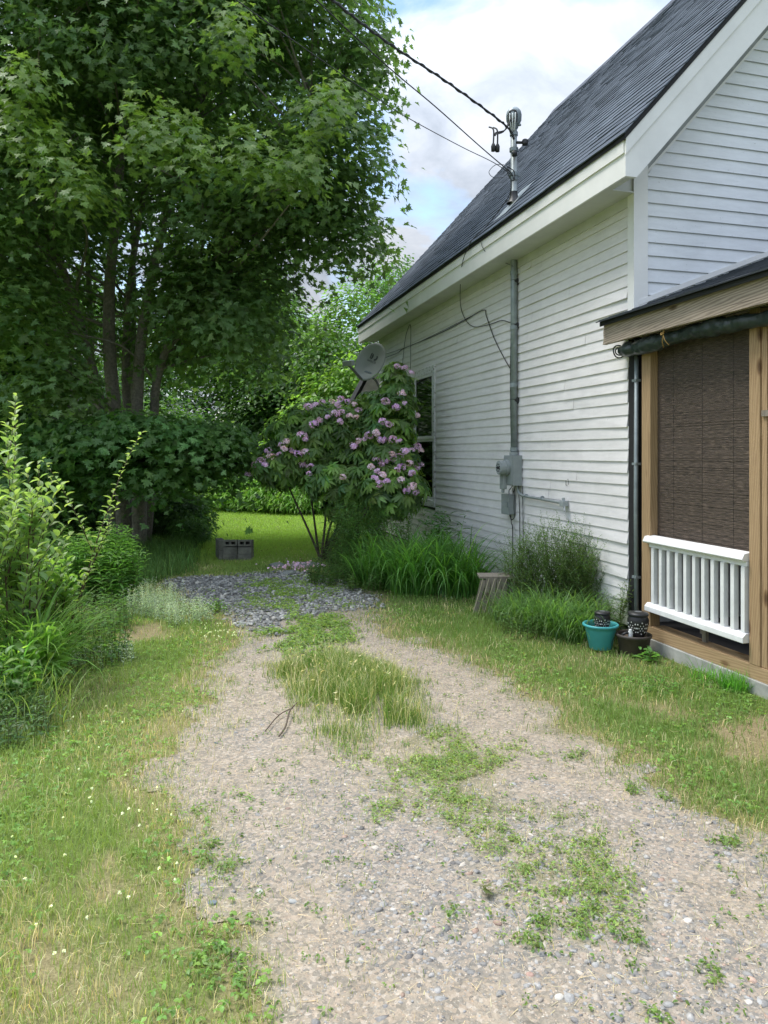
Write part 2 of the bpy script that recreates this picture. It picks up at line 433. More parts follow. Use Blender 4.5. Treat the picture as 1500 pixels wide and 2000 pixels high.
# value noise on the plan
_tab = RNG.random((256, 256))
def vnoise(x, y, f):
    x = np.asarray(x) * f + 31.7; y = np.asarray(y) * f + 17.3
    xi = np.floor(x).astype(int); yi = np.floor(y).astype(int); u = x - xi; v = y - yi
    u = u * u * (3 - 2 * u); v = v * v * (3 - 2 * v)
    g = lambda a, b: _tab[a & 255, b & 255]
    return (g(xi, yi) * (1 - u) + g(xi + 1, yi) * u) * (1 - v) + (g(xi, yi + 1) * (1 - u) + g(xi + 1, yi + 1) * u) * v
def fbm(x, y, f): return (vnoise(x, y, f) * .5 + vnoise(x, y, f * 2.1) * .27 + vnoise(x, y, f * 4.3) * .15 + vnoise(x, y, f * 9) * .08)
def inpoly(x, y, poly):
    r = np.zeros(np.shape(x), bool); n = len(poly)
    for i in range(n):
        x0, y0 = poly[i][:2]; x1, y1 = poly[(i + 1) % n][:2]
        c = ((y0 > y) != (y1 > y)); xx = (x1 - x0) * (y - y0) / ((y1 - y0) if y1 != y0 else 1e-9) + x0
        r ^= (c & (x < xx))
    return r
def polydist(x, y, poly):
    """signed distance, positive inside"""
    d = np.full(np.shape(x), 1e9); n = len(poly)
    for i in range(n):
        x0, y0 = poly[i][:2]; x1, y1 = poly[(i + 1) % n][:2]
        dx, dy = x1 - x0, y1 - y0; t = np.clip(((x - x0) * dx + (y - y0) * dy) / (dx * dx + dy * dy + 1e-12), 0, 1)
        d = np.minimum(d, np.hypot(x - x0 - t * dx, y - y0 - t * dy))
    return np.where(inpoly(x, y, poly), d, -d)
def GP(L): return [G(a, b)[:2] for a, b in L]
def ss(x, a, b): t = np.clip((x - a) / (b - a), 0, 1); return t * t * (3 - 2 * t)
DRIVE = [np.array((-.75, .9))] + GP([(345, 2400), (370, 2000), (385, 1800), (372, 1640), (318, 1560), (330, 1470), (325, 1400), (375, 1330), (440, 1280), (490, 1240), (430, 1215), (390, 1190), (330, 1150), (318, 1131), (430, 1124), (520, 1122), (560, 1114), (640, 1120), (690, 1142), (720, 1170), (700, 1190),
      (760, 1235), (850, 1262), (950, 1305), (1040, 1352), (1120, 1410), (1200, 1478), (1290, 1530), (1400, 1585), (1500, 1640), (1700, 1740)]) + [np.array((3.2, .9))]
SLATE = GP([(318, 1131), (430, 1124), (560, 1114), (690, 1142), (735, 1185), (640, 1200), (560, 1215), (540, 1245), (450, 1215), (395, 1185), (340, 1150)])
TUFT = GP([(520, 1310), (600, 1290), (700, 1290), (800, 1320), (860, 1385), (850, 1420), (760, 1440), (690, 1470), (640, 1440), (600, 1370)])
WEED = GP([(730, 1480), (860, 1450), (1000, 1520), (1140, 1590), (1170, 1680), (1120, 1760), (1010, 1790), (900, 1690), (790, 1610)])
WEED2 = GP([(520, 1240), (570, 1210), (660, 1215), (690, 1260), (640, 1290), (560, 1285)])
WEED3 = GP([(430, 1150), (500, 1128), (620, 1135), (665, 1165), (650, 1200), (560, 1195), (470, 1175)])
LBARE = [(GP([(200, 1700), (330, 1690), (350, 1760), (240, 1790)]), .8), (GP([(0, 1860), (120, 1840), (220, 1920), (160, 2000), (0, 2000)]), .5), (GP([(230, 1225), (320, 1215), (340, 1245), (240, 1255)]), .9), (GP([(-40, 1500), (20, 1510), (15, 1570), (-40, 1570)]), .8)]
CENTRE = GP([(520, 1300), (690, 1285), (860, 1390), (1000, 1500), (1160, 1600), (1230, 1760), (1080, 1850), (900, 1720), (740, 1520), (600, 1400)])
TRACKS = [GP([(420, 1300), (510, 1280), (620, 1480), (700, 1800), (640, 2000), (520, 2000), (440, 1700), (360, 1450)]), GP([(700, 1270), (800, 1265), (1020, 1400), (1260, 1600), (1500, 1760), (1500, 1860), (1250, 1720), (1060, 1540), (860, 1370)])]
RBARE = [(GP([(1400, 1430), (1500, 1400), (1560, 1480), (1440, 1500)]), .85), (GP([(1230, 1370), (1330, 1370), (1350, 1400), (1240, 1400)]), .6)]
def zground(x, y):
    r = np.hypot(x, y)
    return (fbm(x, y, .9) - .5) * .05 * np.clip(1 - r / 40, 0, 1) + (fbm(x, y, 7) - .5) * .012 * np.clip(1 - r / 14, 0, 1)
def drive_mask(x, y):
    wx = x + (fbm(x, y, 1.7) - .5) * .6 + (fbm(x + 9, y, 7) - .5) * .25; wy = y + (fbm(x + 40, y, 2.3) - .5) * .35
    return polydist(wx, wy, DRIVE)
def bare_mask(x, y):
    b = np.zeros(np.shape(x))
    for p, w in LBARE + RBARE: b = np.maximum(b, w * ss(polydist(x, y, p) + (fbm(x, y, 6) - .5) * .4, -.12, .1))
    return b

# ================================================================== GROUND
def lines(lo, hi, step, far, g=1.22):
    a = list(np.arange(lo, hi, step)); s = step
    while a[-1] < far: s *= g; a.append(a[-1] + s)
    s = step; b = [lo]
    while b[-1] > -far: s *= g; b.append(b[-1] - s)
    return np.array(b[:0:-1] + a)
def gridmesh(name, xs, ys, zf, cf, mat, keep=None):
    X, Y = np.meshgrid(xs, ys); nx, ny = len(xs), len(ys)
    V = np.stack([X, Y, zf(X, Y)], -1).reshape(-1, 3)
    i = np.arange(nx * ny).reshape(ny, nx)
    a, b, c, d = i[:-1, :-1], i[:-1, 1:], i[1:, 1:], i[1:, :-1]
    Q = np.stack([a, b, c, d], -1).reshape(-1, 4)
    if keep is not None:
        k = keep(X, Y).reshape(-1); Q = Q[k[Q].sum(1) >= 3]
    C = cf(X, Y).reshape(-1, 3)
    T = np.concatenate([Q[:, [0, 1, 2]], Q[:, [0, 2, 3]]])
    u, inv = np.unique(T, return_inverse=True)
    return trimesh(name, V[u], inv.reshape(-1, 3), C[u], mat, None, True)
def gcol(X, Y):
    r = np.clip(.4 * ss(fbm(X, Y, 1.3), .42, .7) * ss(14 - Y, 0, 4) + bare_mask(X, Y), 0, 1)
    r = np.maximum(r, ss(drive_mask(X, Y), -.35, -.02) * .8)
    return np.stack([r, r * 0, r * 0], -1)
g = gridmesh('ground', lines(-4.2, 5.2, .07, 420), lines(.7, 12.5, .07, 420), zground, gcol, M_GROUND)
tag(g, 'grassy ground running from the driveway back to the trees', kind='structure')
def dcol(X, Y):
    n = fbm(X, Y, 3)
    slate = ss(polydist(X, Y, SLATE) + (n - .5) * .5, -.15, .15)
    cob = ss(fbm(X + 5, Y, 1.6) + .25 * ss(X, .3, 1.4) * ss(4.2 - Y, 0, 1.5), .5, .75) * .4
    veg = np.maximum.reduce([ss(polydist(X, Y, p) + (n - .5) * .6, -.1, .35) for p in (TUFT, WEED, WEED2, WEED3, CENTRE)]) * .6 * ss(fbm(X, Y, 7), .3, .6)
    edge = ss(.28 - drive_mask(X, Y), 0, .28) * ss(fbm(X + 3, Y, 4), .4, .6) * .5
    return np.stack([np.maximum(slate * .9, cob), np.maximum(veg, edge), n * 0], -1)
g = gridmesh('driveway', np.arange(-1.6, 3.8, .035), np.arange(.8, 9.9, .035), lambda x, y: zground(x, y) + .004, dcol, M_DRIVE,
             lambda x, y: drive_mask(x, y) > 0)
tag(g, 'sandy gravel driveway with two worn wheel tracks', kind='structure')

# ---- sampling of plan points in front of the camera, thinner with distance
def sample(density, z0, z1, lat=.72):
    out = []; z = z0
    while z < z1:
        dz = min(.12 * z, z1 - z); a = 2 * lat * (z + dz / 2) * dz
        n = int(a * density(z + dz / 2))
        zc = RNG.uniform(z, z + dz, n); u = RNG.uniform(-lat, lat, n) * zc
        out.append(np.stack([u * CA + zc * SA, -u * SA + zc * CA, zc], 1)); z += dz
    return np.concatenate(out)
def offhouse(p):
    return ~((p[:, 0] > 3.62) & (p[:, 1] < 5.5) & (p[:, 1] > .9)) & ~((p[:, 0] > 3.66) & (p[:, 1] > 5.3) & (p[:, 1] < 18))
def blades(pos, h, w, lean, col, az=None, bend=True):
    N = len(pos); az = RNG.uniform(0, 2 * np.pi, N) if az is None else az
    d = np.stack([np.cos(az), np.sin(az), 0 * az], 1)
    fa = RNG.uniform(0, 2 * np.pi, N); s = np.stack([np.cos(fa), np.sin(fa), 0 * fa], 1)
    h = np.asarray(h)[:, None]; w = np.asarray(w)[:, None]; lean = np.asarray(lean)[:, None]
    up = np.array([[0, 0, 1.]])
    b0 = pos - s * w / 2; b1 = pos + s * w / 2
    tip = pos + up * h * np.sqrt(np.clip(1 - lean ** 2 * .8, .05, 1)) + d * h * lean
    if not bend:
        V = np.stack([b0, b1, tip], 1); T = np.array([[0, 1, 2]])
    else:
        mid = pos + up * h * .6 + d * h * lean * .3
        V = np.stack([b0, b1, mid - s * w * .38, mid + s * w * .38, tip], 1); T = np.array([[0, 1, 3], [0, 3, 2], [2, 3, 4]])
    k = V.shape[1]
    TT = T[None] + (np.arange(N) * k)[:, None, None]
    return V.reshape(-1, 3), TT.reshape(-1, 3), np.repeat(col[:, None], k, 1).reshape(-1, 3)
# ---- mown lawn grass
def lawncol(p, n):
    x, y = p[:, 0], p[:, 1]
    left = ss(1.2 - x, 0, .8)
    dry = ss(fbm(x, y, 1.5), .40, .64) * ss(13 - y, 0, 4) + bare_mask(x, y) * 1.2 + .8 * ss(drive_mask(x, y), -.3, 0)
    dry = np.clip(dry * (.45 + .35 * left), 0, 1)
    isdry = RNG.random(n) < dry * .45
    g1 = np.array([.24, .32, .08]); g2 = np.array([.17, .26, .06]); g3 = np.array([.29, .43, .07])
    c = g1 * left[:, None] + g2 * (1 - left[:, None])
    far = ss(y, 9.5, 12)[:, None]; c = c * (1 - far) + g3 * far
    c = vary((1, 1, 1), n, .25) / 1.0 * c
    s = vary((.46, .39, .21), n, .2); c[isdry] = s[isdry]; return np.clip(c, .01, .9)
p = sample(lambda z: 9500 * min(1, (2.8 / z)) ** 1.35, 1.3, 15, 1.05); p = p[(np.abs(p[:, 0] - .27 * p[:, 2]) < .75 * p[:, 2]) | (RNG.random(len(p)) < .45)]
k = offhouse(p) & (drive_mask(p[:, 0], p[:, 1]) < RNG.normal(.03, .11, len(p)))
k &= RNG.random(len(p)) > bare_mask(p[:, 0], p[:, 1]) * .85
k &= RNG.random(len(p)) < .45 + .8 * fbm(p[:, 0], p[:, 1], 8)
p = p[k]; n = len(p)
hh = (.028 + .04 * fbm(p[:, 0], p[:, 1], 3.5)) * RNG.uniform(.6, 1.4, n) * (1 + .4 * ss(-p[:, 0], .2, 1.2))
ww = .0024 * (np.maximum(p[:, 2], 2.6) / 2.6) ** .75 * RNG.uniform(.7, 1.4, n)
q = p.copy(); q[:, 2] = zground(p[:, 0], p[:, 1])
V, T, C = blades(q, hh, ww, RNG.uniform(.2, .9, n), lawncol(q, n))
tag(trimesh('lawn_grass', V, T, C, M_GRASS), 'mown grass with dry straw patches on both sides of the driveway', 'grass', kind='stuff')
p = sample(lambda z: 1100 * (15 / z) ** 1.5, 9.5, 34, .6); p = p[offhouse(p)]; n = len(p)
q = p.copy(); q[:, 2] = zground(p[:, 0], p[:, 1])
k = drive_mask(q[:, 0], q[:, 1]) < 0; q = q[k]; p = p[k]; n = len(q)
V, T, C = blades(q, RNG.uniform(.03, .07, n), .009 * (p[:, 2] / 10) ** 1.0, RNG.uniform(.3, .9, n), lawncol(q, n), bend=False)
tag(trimesh('back_lawn_grass', V, T, C, M_GRASS), 'bright green mown grass of the lawn behind the house', 'grass', kind='stuff')
# ---- clover and broad leaves low in the turf
p = sample(lambda z: 1500 * min(1, (3 / z)) ** 1.2, 1.7, 12); x, y = p[:, 0], p[:, 1]
k = offhouse(p) & (drive_mask(x, y) < RNG.normal(0, .08, len(p))) & (RNG.random(len(p)) < .75 * ss(fbm(x + 70, y, 2.2), .42, .66)) & (RNG.random(len(p)) > bare_mask(x, y))
p = p[k]; n = len(p); q = p.copy(); q[:, 2] = zground(p[:, 0], p[:, 1]) + RNG.uniform(.012, .04, n)
R3 = lambda n, s=1.: RNG.normal(0, s, (n, 3))
Vs = []
a0 = RNG.uniform(0, 6.28, n)
cc = vary((.15, .265, .05), n, .22)
for j in range(3):
    a = a0 + j * 2.09; tip = np.stack([np.cos(a), np.sin(a), 0 * a - .1], 1)
    Vs.append(place(OVAL[0] * [1.7, 1, 1], OVAL[1], q, np.array([[0, 0, 1.]]) + R3(n, .25), tip, RNG.uniform(.009, .019, n), cc))
V, T, C = cat(Vs)
tag(trimesh('clover_leaves', V, T, C, M_LEAF), 'low clover and broadleaf weeds growing through the turf', 'clover', kind='stuff')
# white clover heads
fl = [(RNG.normal(425, 30), RNG.normal(1243, 11)) for _ in range(46)] + [(RNG.uniform(0, 390), RNG.uniform(1230, 1900)) for _ in range(34)] + [(RNG.normal(255, 45), RNG.normal(1610, 30)) for _ in range(8)]
pts = np.array([G(*f) for f in fl]); pts = pts[drive_mask(pts[:, 0], pts[:, 1]) < 0.02]
Vs = []
for pt in pts:
    m = 14; dirs = norm(R3(m) + [0, 0, .8]); base = np.tile(pt + [0, 0, .055 + zground(pt[0], pt[1])], (m, 1))
    Vs.append(place(PETAL[0] * [1.3, 1, 1], PETAL[1], base, R3(m), dirs, np.full(m, .0058 + .002 * RNG.random()), vary((.66, .66, .58), m, .06)))
V, T, C = cat(Vs); tag(trimesh('white_clover_flowers', V, T, C, M_PETAL), 'small white clover flower heads dotting the left lawn', 'clover', kind='stuff')
# ---- vegetation inside the driveway
def inzone(poly, n, z0=1.5, z1=12, amp=.3):
    pl = np.array(poly); out = []
    lo, hi = pl.min(0) - .15, pl.max(0) + .15
    while sum(map(len, out)) < n:
        q = np.stack([RNG.uniform(lo[0], hi[0], n), RNG.uniform(lo[1], hi[1], n)], 1)
        d = polydist(q[:, 0], q[:, 1], poly) + (fbm(q[:, 0], q[:, 1], 3) - .5) * amp
        k = RNG.random(n) < (ss(d, -.12, .35) * ss(fbm(q[:, 0] + 11, q[:, 1], 5.5), .36, .66) + .05 * (d > -.1))
        out.append(q[k])
    q = np.concatenate(out)[:n]; return np.column_stack([q, zground(q[:, 0], q[:, 1]) + .004])
q = inzone(TUFT, 15000, amp=.5); n = len(q)
dd = ss(polydist(q[:, 0], q[:, 1], TUFT), -.05, .3)
cg = vary((.12, .20, .035), n, .22); sw = RNG.random(n) < .2; cg[sw] = vary((.42, .38, .18), n, .2)[sw]
V1 = blades(q, (.05 + .13 * dd) * RNG.uniform(.5, 1.2, n), RNG.uniform(.0022, .0042, n), RNG.uniform(.1, .8, n), cg)
q2 = q[:900] + [0, 0, .0]; n2 = len(q2)
V2 = blades(q2, RNG.uniform(.14, .26, n2), np.full(n2, .0025), RNG.uniform(.2, .7, n2), vary((.52, .46, .27), n2, .15))
tp = q2[:260] + np.column_stack([RNG.normal(0, .04, 260), RNG.normal(0, .04, 260), RNG.uniform(.10, .2, 260)])
V3 = place(DIAM[0] * [.35, 1, 1], DIAM[1], tp, R3(260), np.array([[.3, 0, 1.]]) + R3(260, .4), RNG.uniform(.02, .04, 260), vary((.46, .41, .22), 260, .15))
V, T, C = cat([V1, V2, V3]); tag(trimesh('centre_strip_grass', V, T, C, M_GRASS), 'tall seeding grass tuft on the hump between the wheel tracks', 'grass', kind='stuff')
def sprigs(q, h, ls, col, nl=9, tpl=OVAL, wide=.9):
    """small leafy weeds: leaves around a short stem"""
    out = []
    for j in range(nl):
        n = len(q); t = (j + 1) / nl; a = RNG.uniform(0, 6.28, n)
        pos = q + np.column_stack([np.cos(a) * .012 * wide, np.sin(a) * .012 * wide, h * t * RNG.uniform(.7, 1.1, n)])
        tip = np.stack([np.cos(a), np.sin(a), RNG.uniform(-.1, .7, n)], 1)
        out.append(place(tpl[0], tpl[1], pos, np.array([[0, 0, 1.]]) + R3(n, .3), tip, ls * RNG.uniform(.6, 1.3, n), vary(col, n, .25)))
    return out
parts = sprigs(inzone(WEED, 700, amp=1.5), .022, .015, (.20, .265, .075), 6) + sprigs(inzone(WEED, 330, amp=1.3), .04, .02, (.17, .25, .065), 8, LANCE)
parts += sprigs(inzone(WEED2, 600, amp=.8), .05, .026, (.17, .25, .065)) + sprigs(inzone(WEED3, 1100, amp=1.3), .035, .028, (.20, .28, .075), 6)
rnd = [(460, 1925), (430, 1870), (405, 1690), (440, 1700), (490, 1880), (900, 1780), (1055, 1795), (1130, 1815), (1230, 1830), (1420, 1650), (1170, 1375), (1125, 1480), (1390, 1900), (1285, 1990), (850, 1430), (840, 1490), (410, 1660), (470, 1560), (395, 1590), (1200, 1820), (1040, 1830), (1160, 1780), (430, 1850), (400, 1880), (620, 1350), (1300, 1560), (1240, 1545)]
lst = []
for a, b in rnd:
    c0 = G(a, b); m = random.randint(5, 16); o = RNG.normal(0, .028, (m, 2)); o2 = c0[:2] + o; lst.append(np.column_stack([o2, zground(o2[:, 0], o2[:, 1]) + .004]))
parts += sprigs(np.concatenate(lst), .03, .016, (.14, .215, .055), 7)
s = sample(lambda z: 55, 1.8, 8); s = s[(drive_mask(s[:, 0], s[:, 1]) > .02)]; s[:, 2] = zground(s[:, 0], s[:, 1]) + .004
parts += sprigs(s[:900], .022, .014, (.11, .19, .04), 6)
V, T, C = cat(parts); tag(trimesh('driveway_weeds', V, T, C, M_LEAF), 'low leafy weeds scattered over the middle of the driveway', 'weeds', kind='stuff')
# grass wisps at random in the tracks
s = sample(lambda z: 3800 * min(1, 3 / z), 1.7, 9); x, y = s[:, 0], s[:, 1]
s = s[(drive_mask(x, y) > 0) & (RNG.random(len(s)) < .16 * ss(fbm(x + 30, y, 2.4), .42, .62) + .75 * ss(.42 - drive_mask(x, y), 0, .42) * ss(fbm(x, y + 9, 3.1), .38, .6) + .7 * ss(polydist(x, y, CENTRE) + (fbm(x, y, 2.6) - .5) * .8, -.1, .35) * ss(fbm(x, y, 6), .36, .55))]
n = len(s); s[:, 2] = zground(s[:, 0], s[:, 1]) + .004; cg = vary((.17, .225, .06), n, .3); sw = RNG.random(n) < .45; cg[sw] = vary((.48, .41, .24), n, .2)[sw]
V, T, C = blades(s, RNG.uniform(.012, .045, n), np.full(n, .0024), RNG.uniform(.3, .95, n), cg)
A = (V, T, C)
# fallen straw lying flat
s = sample(lambda z: 1500 * min(1, 2.8 / z) ** 1.3, 1.7, 9); x, y = s[:, 0], s[:, 1]
s = s[offhouse(s) & (RNG.random(len(s)) < .28 + .8 * ss(.35 - np.abs(drive_mask(x, y)), 0, .35) * (fbm(x, y, 4) > .42))]
n = len(s); s[:, 2] = zground(s[:, 0], s[:, 1]) + RNG.uniform(.006, .014, n)
V, T, C = place(NEEDLE[0] * [.35, 1, .3], NEEDLE[1], s, np.array([[0, 0, 1.]]) + R3(n, .15), R3(n) * [1, 1, .06], RNG.uniform(.015, .06, n), vary((.42, .35, .21), n, .2))
V, T, C = cat([A, (V, T, C)]); tag(trimesh('dry_straw', V, T, C, M_GRASS), 'dry straw clippings and grass wisps lying on the gravel', 'straw', kind='stuff')
# ---- stones
import bmesh
def ico(sub):
    bm = bmesh.new(); bmesh.ops.create_icosphere(bm, subdivisions=sub, radius=1)
    v = np.array([q.co[:] for q in bm.verts]); t = np.array([[w.index for w in f.verts] for f in bm.faces]); bm.free(); return v, t
ICO1, ICO2 = ico(1), ico(2)
def stones(q, size, col, flat=.5, tpl=ICO1, rough=.16, variants=8):
    N = len(q); which = RNG.integers(0, variants, N); out = []
    for k in range(variants):
        m = which == k
        if not m.any(): continue
        tv = tpl[0] * (1 + RNG.normal(0, rough, (len(tpl[0]), 1))) * [1, RNG.uniform(.6, .95), flat * RNG.uniform(.8, 1.2)]
        out.append(place(tv, tpl[1], q[m], np.array([[0, 0, 1.]]) + R3(m.sum(), .18), R3(m.sum()) * [1, 1, .1], size[m], col[m]))
    return cat(out)
def stonecol(n, warm=.25):
    pal = np.array([(.19, .20, .205), (.25, .262, .265), (.33, .335, .33), (.38, .34, .29), (.50, .46, .40), (.36, .25, .20), (.12, .135, .15)])
    w = np.array([.26, .25, .16, .13, .06, .04, .10]); return np.clip(pal[RNG.choice(7, n, p=w / w.sum())] * np.exp(RNG.normal(0, .15, (n, 1))), .02, .9)
s = sample(lambda z: 2900 * min(1, 2.6 / z) ** 1.1, 1.7, 8.2); x, y = s[:, 0], s[:, 1]
band = ss(fbm(x + 5, y, 1.6) + .30 * ss(x, .2, 1.4) * ss(4.2 - y, 0, 1.6), .44, .72)
trk = np.maximum(ss(polydist(x, y, TRACKS[0]), -.12, .12), ss(polydist(x, y, TRACKS[1]), -.12, .12))
s = s[(drive_mask(x, y) > .03) & (RNG.random(len(s)) < (.04 + .7 * band) * (.25 + .75 * ss(4.3 - y, 0, 1.6)) * (1 - .85 * trk * ss(fbm(x, y, 2), .3, .5)))]; n = len(s)
size = np.clip(np.exp(RNG.normal(math.log(.0050), .6, n)) * (1 + .45 * ss(4 - s[:, 1], 0, 1.5)), .0025, .022); s[:, 2] = zground(s[:, 0], s[:, 1]) + .004 - size * .14
V, T, C = stones(s, size, stonecol(n) * .78 + .22 * np.array([[.36, .28, .20]]), .42, ICO1, .2)
tag(trimesh('driveway_pebbles', V, T, C, M_STONE, None, True), 'grey and tan pebbles pressed into the sandy driveway', 'gravel', kind='stuff')
s = sample(lambda z: 9000 * min(1, 2.8 / z) ** 1.2, 1.7, 7.5); x, y = s[:, 0], s[:, 1]
s = s[(drive_mask(x, y) > .0)]; n = len(s); size = RNG.uniform(.0016, .0042, n) * np.maximum(1, s[:, 2] / 4); s[:, 2] = zground(s[:, 0], s[:, 1]) + .004
OCT = (np.array([(1, 0, 0), (0, 1, 0), (-1, 0, 0), (0, -1, 0), (0, 0, 1.)]), np.array([(0, 1, 4), (1, 2, 4), (2, 3, 4), (3, 0, 4)]))
gc = stonecol(n) * .3 + vary((.36, .29, .21), n, .3) * .7
V, T, C = stones(s, size, gc, .6, OCT, .25)
tag(trimesh('driveway_grit', V, T, C, M_STONE), 'fine grit strewn over the driveway sand', 'gravel', kind='stuff')
def fill(poly, n, amp=.3):
    pl = np.array(poly); lo, hi = pl.min(0) - .2, pl.max(0) + .2
    q = np.stack([RNG.uniform(lo[0], hi[0], n * 3), RNG.uniform(lo[1], hi[1], n * 3)], 1)
    d = polydist(q[:, 0], q[:, 1], poly) + (fbm(q[:, 0], q[:, 1], 3) - .5) * amp
    q = q[RNG.random(len(q)) < ss(d, -.12, .15)][:n]; return q
q = fill(SLATE, 7500); n = len(q); size = np.clip(np.exp(RNG.normal(math.log(.0145), .4, n)), .006, .034)
q = np.column_stack([q, zground(q[:, 0], q[:, 1]) + .004 + RNG.uniform(0, .018, n)])
cs = np.array([(.19, .19, .18), (.27, .27, .255), (.36, .355, .33), (.46, .44, .39)])[RNG.choice(4, n, p=[.35, .35, .2, .1])] * np.exp(RNG.normal(0, .15, (n, 1)))
V, T, C = stones(q, size, cs, .6, ICO1, .22)
tag(trimesh('slate_gravel', V, T, C, M_STONE), 'loose grey slate gravel where the driveway meets the back lawn', 'gravel', kind='stuff')
# a few single stones one can point at
for i, (px, py, sz, c, lab) in enumerate([(562, 1583, .019, (.26, .19, .15), 'reddish brown pebble alone in the left wheel track'),
        (415, 1768, .026, (.17, .20, .22), 'blue grey stone at the left edge of the driveway'), (508, 1745, .03, (.42, .40, .36), 'pale flat stone in the left wheel track'),
        (1035, 1902, .02, (.38, .25, .20), 'pink stone in the cobbled gravel near the bottom'), (572, 1765, .028, (.36, .36, .34), 'light grey flat stone beside the pale one in the left track'),
        (768, 1775, .018, (.55, .52, .46), 'whitish round pebble in the middle of the driveway'), (1092, 1948, .024, (.52, .49, .43), 'cream flat stone low in the cobbled gravel'),
        (422, 1447, .022, (.12, .14, .16), 'dark slate stone beside the left wheel track')]):
    c0 = G(px, py); c0[2] = zground(c0[0], c0[1]) + .003; sz *= .68
    V, T, C = stones(c0[None], np.array([sz]), np.array([c]), .45, ICO2, .05, 1)
    tag(trimesh('stone', V, T, C, M_STONE, None, True), lab, 'stone', 'stones on the driveway')
# flat rocks at the end of the gravel with fallen petals
for cx, cy, sx, lab in [(545, 1107, .19, 'tilted grey rock at the end of the gravel'), (592, 1106, .27, 'low flat stepping stone strewn with pink petals'), (560, 1122, .13, 'small rock in front of the tilted grey rock')]:
    c0 = G(cx, cy); c0[2] = .0
    V, T, C = stones(c0[None], np.array([sx]), np.array([(.22, .23, .21)]), .35 if sx < .2 else .22, ICO2, .09, 1)
    tag(trimesh('garden_rock', V, T, C, M_STONE), lab, 'rock')
pp = np.array([G(RNG.normal(585, 26), RNG.normal(1112, 4)) for _ in range(80)]); pp[:, 2] = RNG.uniform(.03, .08, 80)
V, T, C = place(PETAL[0] * [1.4, 1, 1], PETAL[1], pp, np.array([[0, -.4, 1.]]) + R3(80, .5), R3(80), RNG.uniform(.03, .05, 80), vary((.62, .40, .58), 80, .15))
tag(trimesh('fallen_petals', V, T, C, M_PETAL), 'fallen pink rhododendron petals on the stepping stone', 'petals', kind='stuff')
# twig
m = MB(); t0 = lambda a, b, z=.02: G(a, b) + [0, 0, z]
m.tube(smoothpts([t0(580, 1382, .03), t0(566, 1400, .035), t0(558, 1425, .02), t0(545, 1442, .012)], 4), .005, 6, (.10, .075, .055))
m.tube(smoothpts([t0(572, 1392, .03), t0(545, 1403, .02), t0(518, 1432, .012)], 4), .0035, 6, (.10, .075, .055))
m.tube([t0(545, 1403, .02), t0(532, 1400, .03)], .002, 5, (.12, .09, .06))
tag(m.build('fallen_twig', M_STEM, col=True, smooth=True), 'forked dark twig lying in the left wheel track', 'twig')
# dry leaf on the drive
c0 = G(945, 1752); c0[2] = .02
V, T, C = place(MAPLE[0], MAPLE[1], np.array([c0, c0 + [.02, .01, .008]]), np.array([[.2, 0, 1.], [-.3, .2, 1]]), np.array([[1, .2, .2], [.2, 1, .1]]), np.array([.05, .045]), np.array([(.10, .13, .05), (.16, .16, .08)]))
tag(trimesh('curled_leaf', V, T, C, M_LEAF), 'curled fallen leaf on the gravel right of the middle', 'leaf')

# ================================================================== HOUSE
XW, YG, YB, XE, YE0, YE1, XR, ZR, ZE = 3.68, 5.40, 13.7, 3.33, 5.02, 14.0, 7.63, 8.84, 4.06
K = (ZR - ZE) / (XR - XE)
house = thing('white_house', (XW, YG, 0), 'white clapboard house with a steep dark shingle roof', 'house')
WY0, WY1, WZ0, WZ1 = 10.43, 11.50, .78, 2.84
m = MB(); z = .13; e = .1
while z < 3.70:
    zt = min(z + e, 3.71); segs = []
    cuts = [5.482 + random.uniform(-.006, .006)]
    y = cuts[0] + random.uniform(.6, 3.4)
    while y < YB - .5: cuts.append(y); y += random.uniform(2.2, 3.9)
    cuts.append(YB)
    for a, b in zip(cuts[:-1], cuts[1:]):
        rs = [(a, b - .004)]
        if zt > WZ0 and z < WZ1: rs = [(max(u, lo), min(v, hi)) for u, v in rs for lo, hi in ((0, WY0), (WY1, 99)) if min(v, hi) - max(u, lo) > .02]
        for u, v in rs:
            n = max(2, int((v - u) / .45) + 1); ys = np.linspace(u, v, n)
            jb = [random.gauss(0, .0016) for _ in ys]; jz = [random.gauss(0, .0012) for _ in ys]; o = random.uniform(-.002, .002)
            if random.random() < .06: jb[0] -= .010; jz[0] -= .004
            vs = []; fs = []
            for yy, j1, j2 in zip(ys, jb, jz):
                vs += [(XW - .002, yy, z + .004 + j2), (XW - .016 + j1 + o, yy, z + j2), (XW - .004, yy, zt + .004)]
            for i in range(n - 1):
                k = i * 3; fs += [(k, k + 1, k + 4, k + 3), (k + 1, k + 2, k + 5, k + 4)]
            fs += [(0, 2, 1), ((n - 1) * 3, (n - 1) * 3 + 1, (n - 1) * 3 + 2)]
            m.add(vs, fs)
    z += e
side = m.build('side_wall', M_SIDE, house)
m = MB(); z = .14; e = .112                               # gable front clapboards
zend = lambda zz: XW + .11 if zz < 3.75 else max(XW + .11, XE + (zz - ZE + .60) / K)
while z < ZR - .6:
    zt = z + e; xa, xb = zend(z), zend(zt); xr = 2 * XR - xa; xr2 = 2 * XR - xb
    if xa < XR - .05:
        m.add([(xa, YG - .016, z), (xr, YG - .016, z), (max(xr2, xb), YG - .003, zt), (xb, YG - .003, zt), (xa, YG - .002, z + .004), (xr, YG - .002, z + .004)], [(0, 1, 2, 3), (0, 4, 5, 1)])
    z += e
m.build('gable_wall', M_GABLE, house)
m = MB()                                                   # sheathing behind the boards
m.box(XW, XW + .12, YG + .002, WY0, .1, 3.79); m.box(XW, XW + .12, WY1, YB, .1, 3.79)
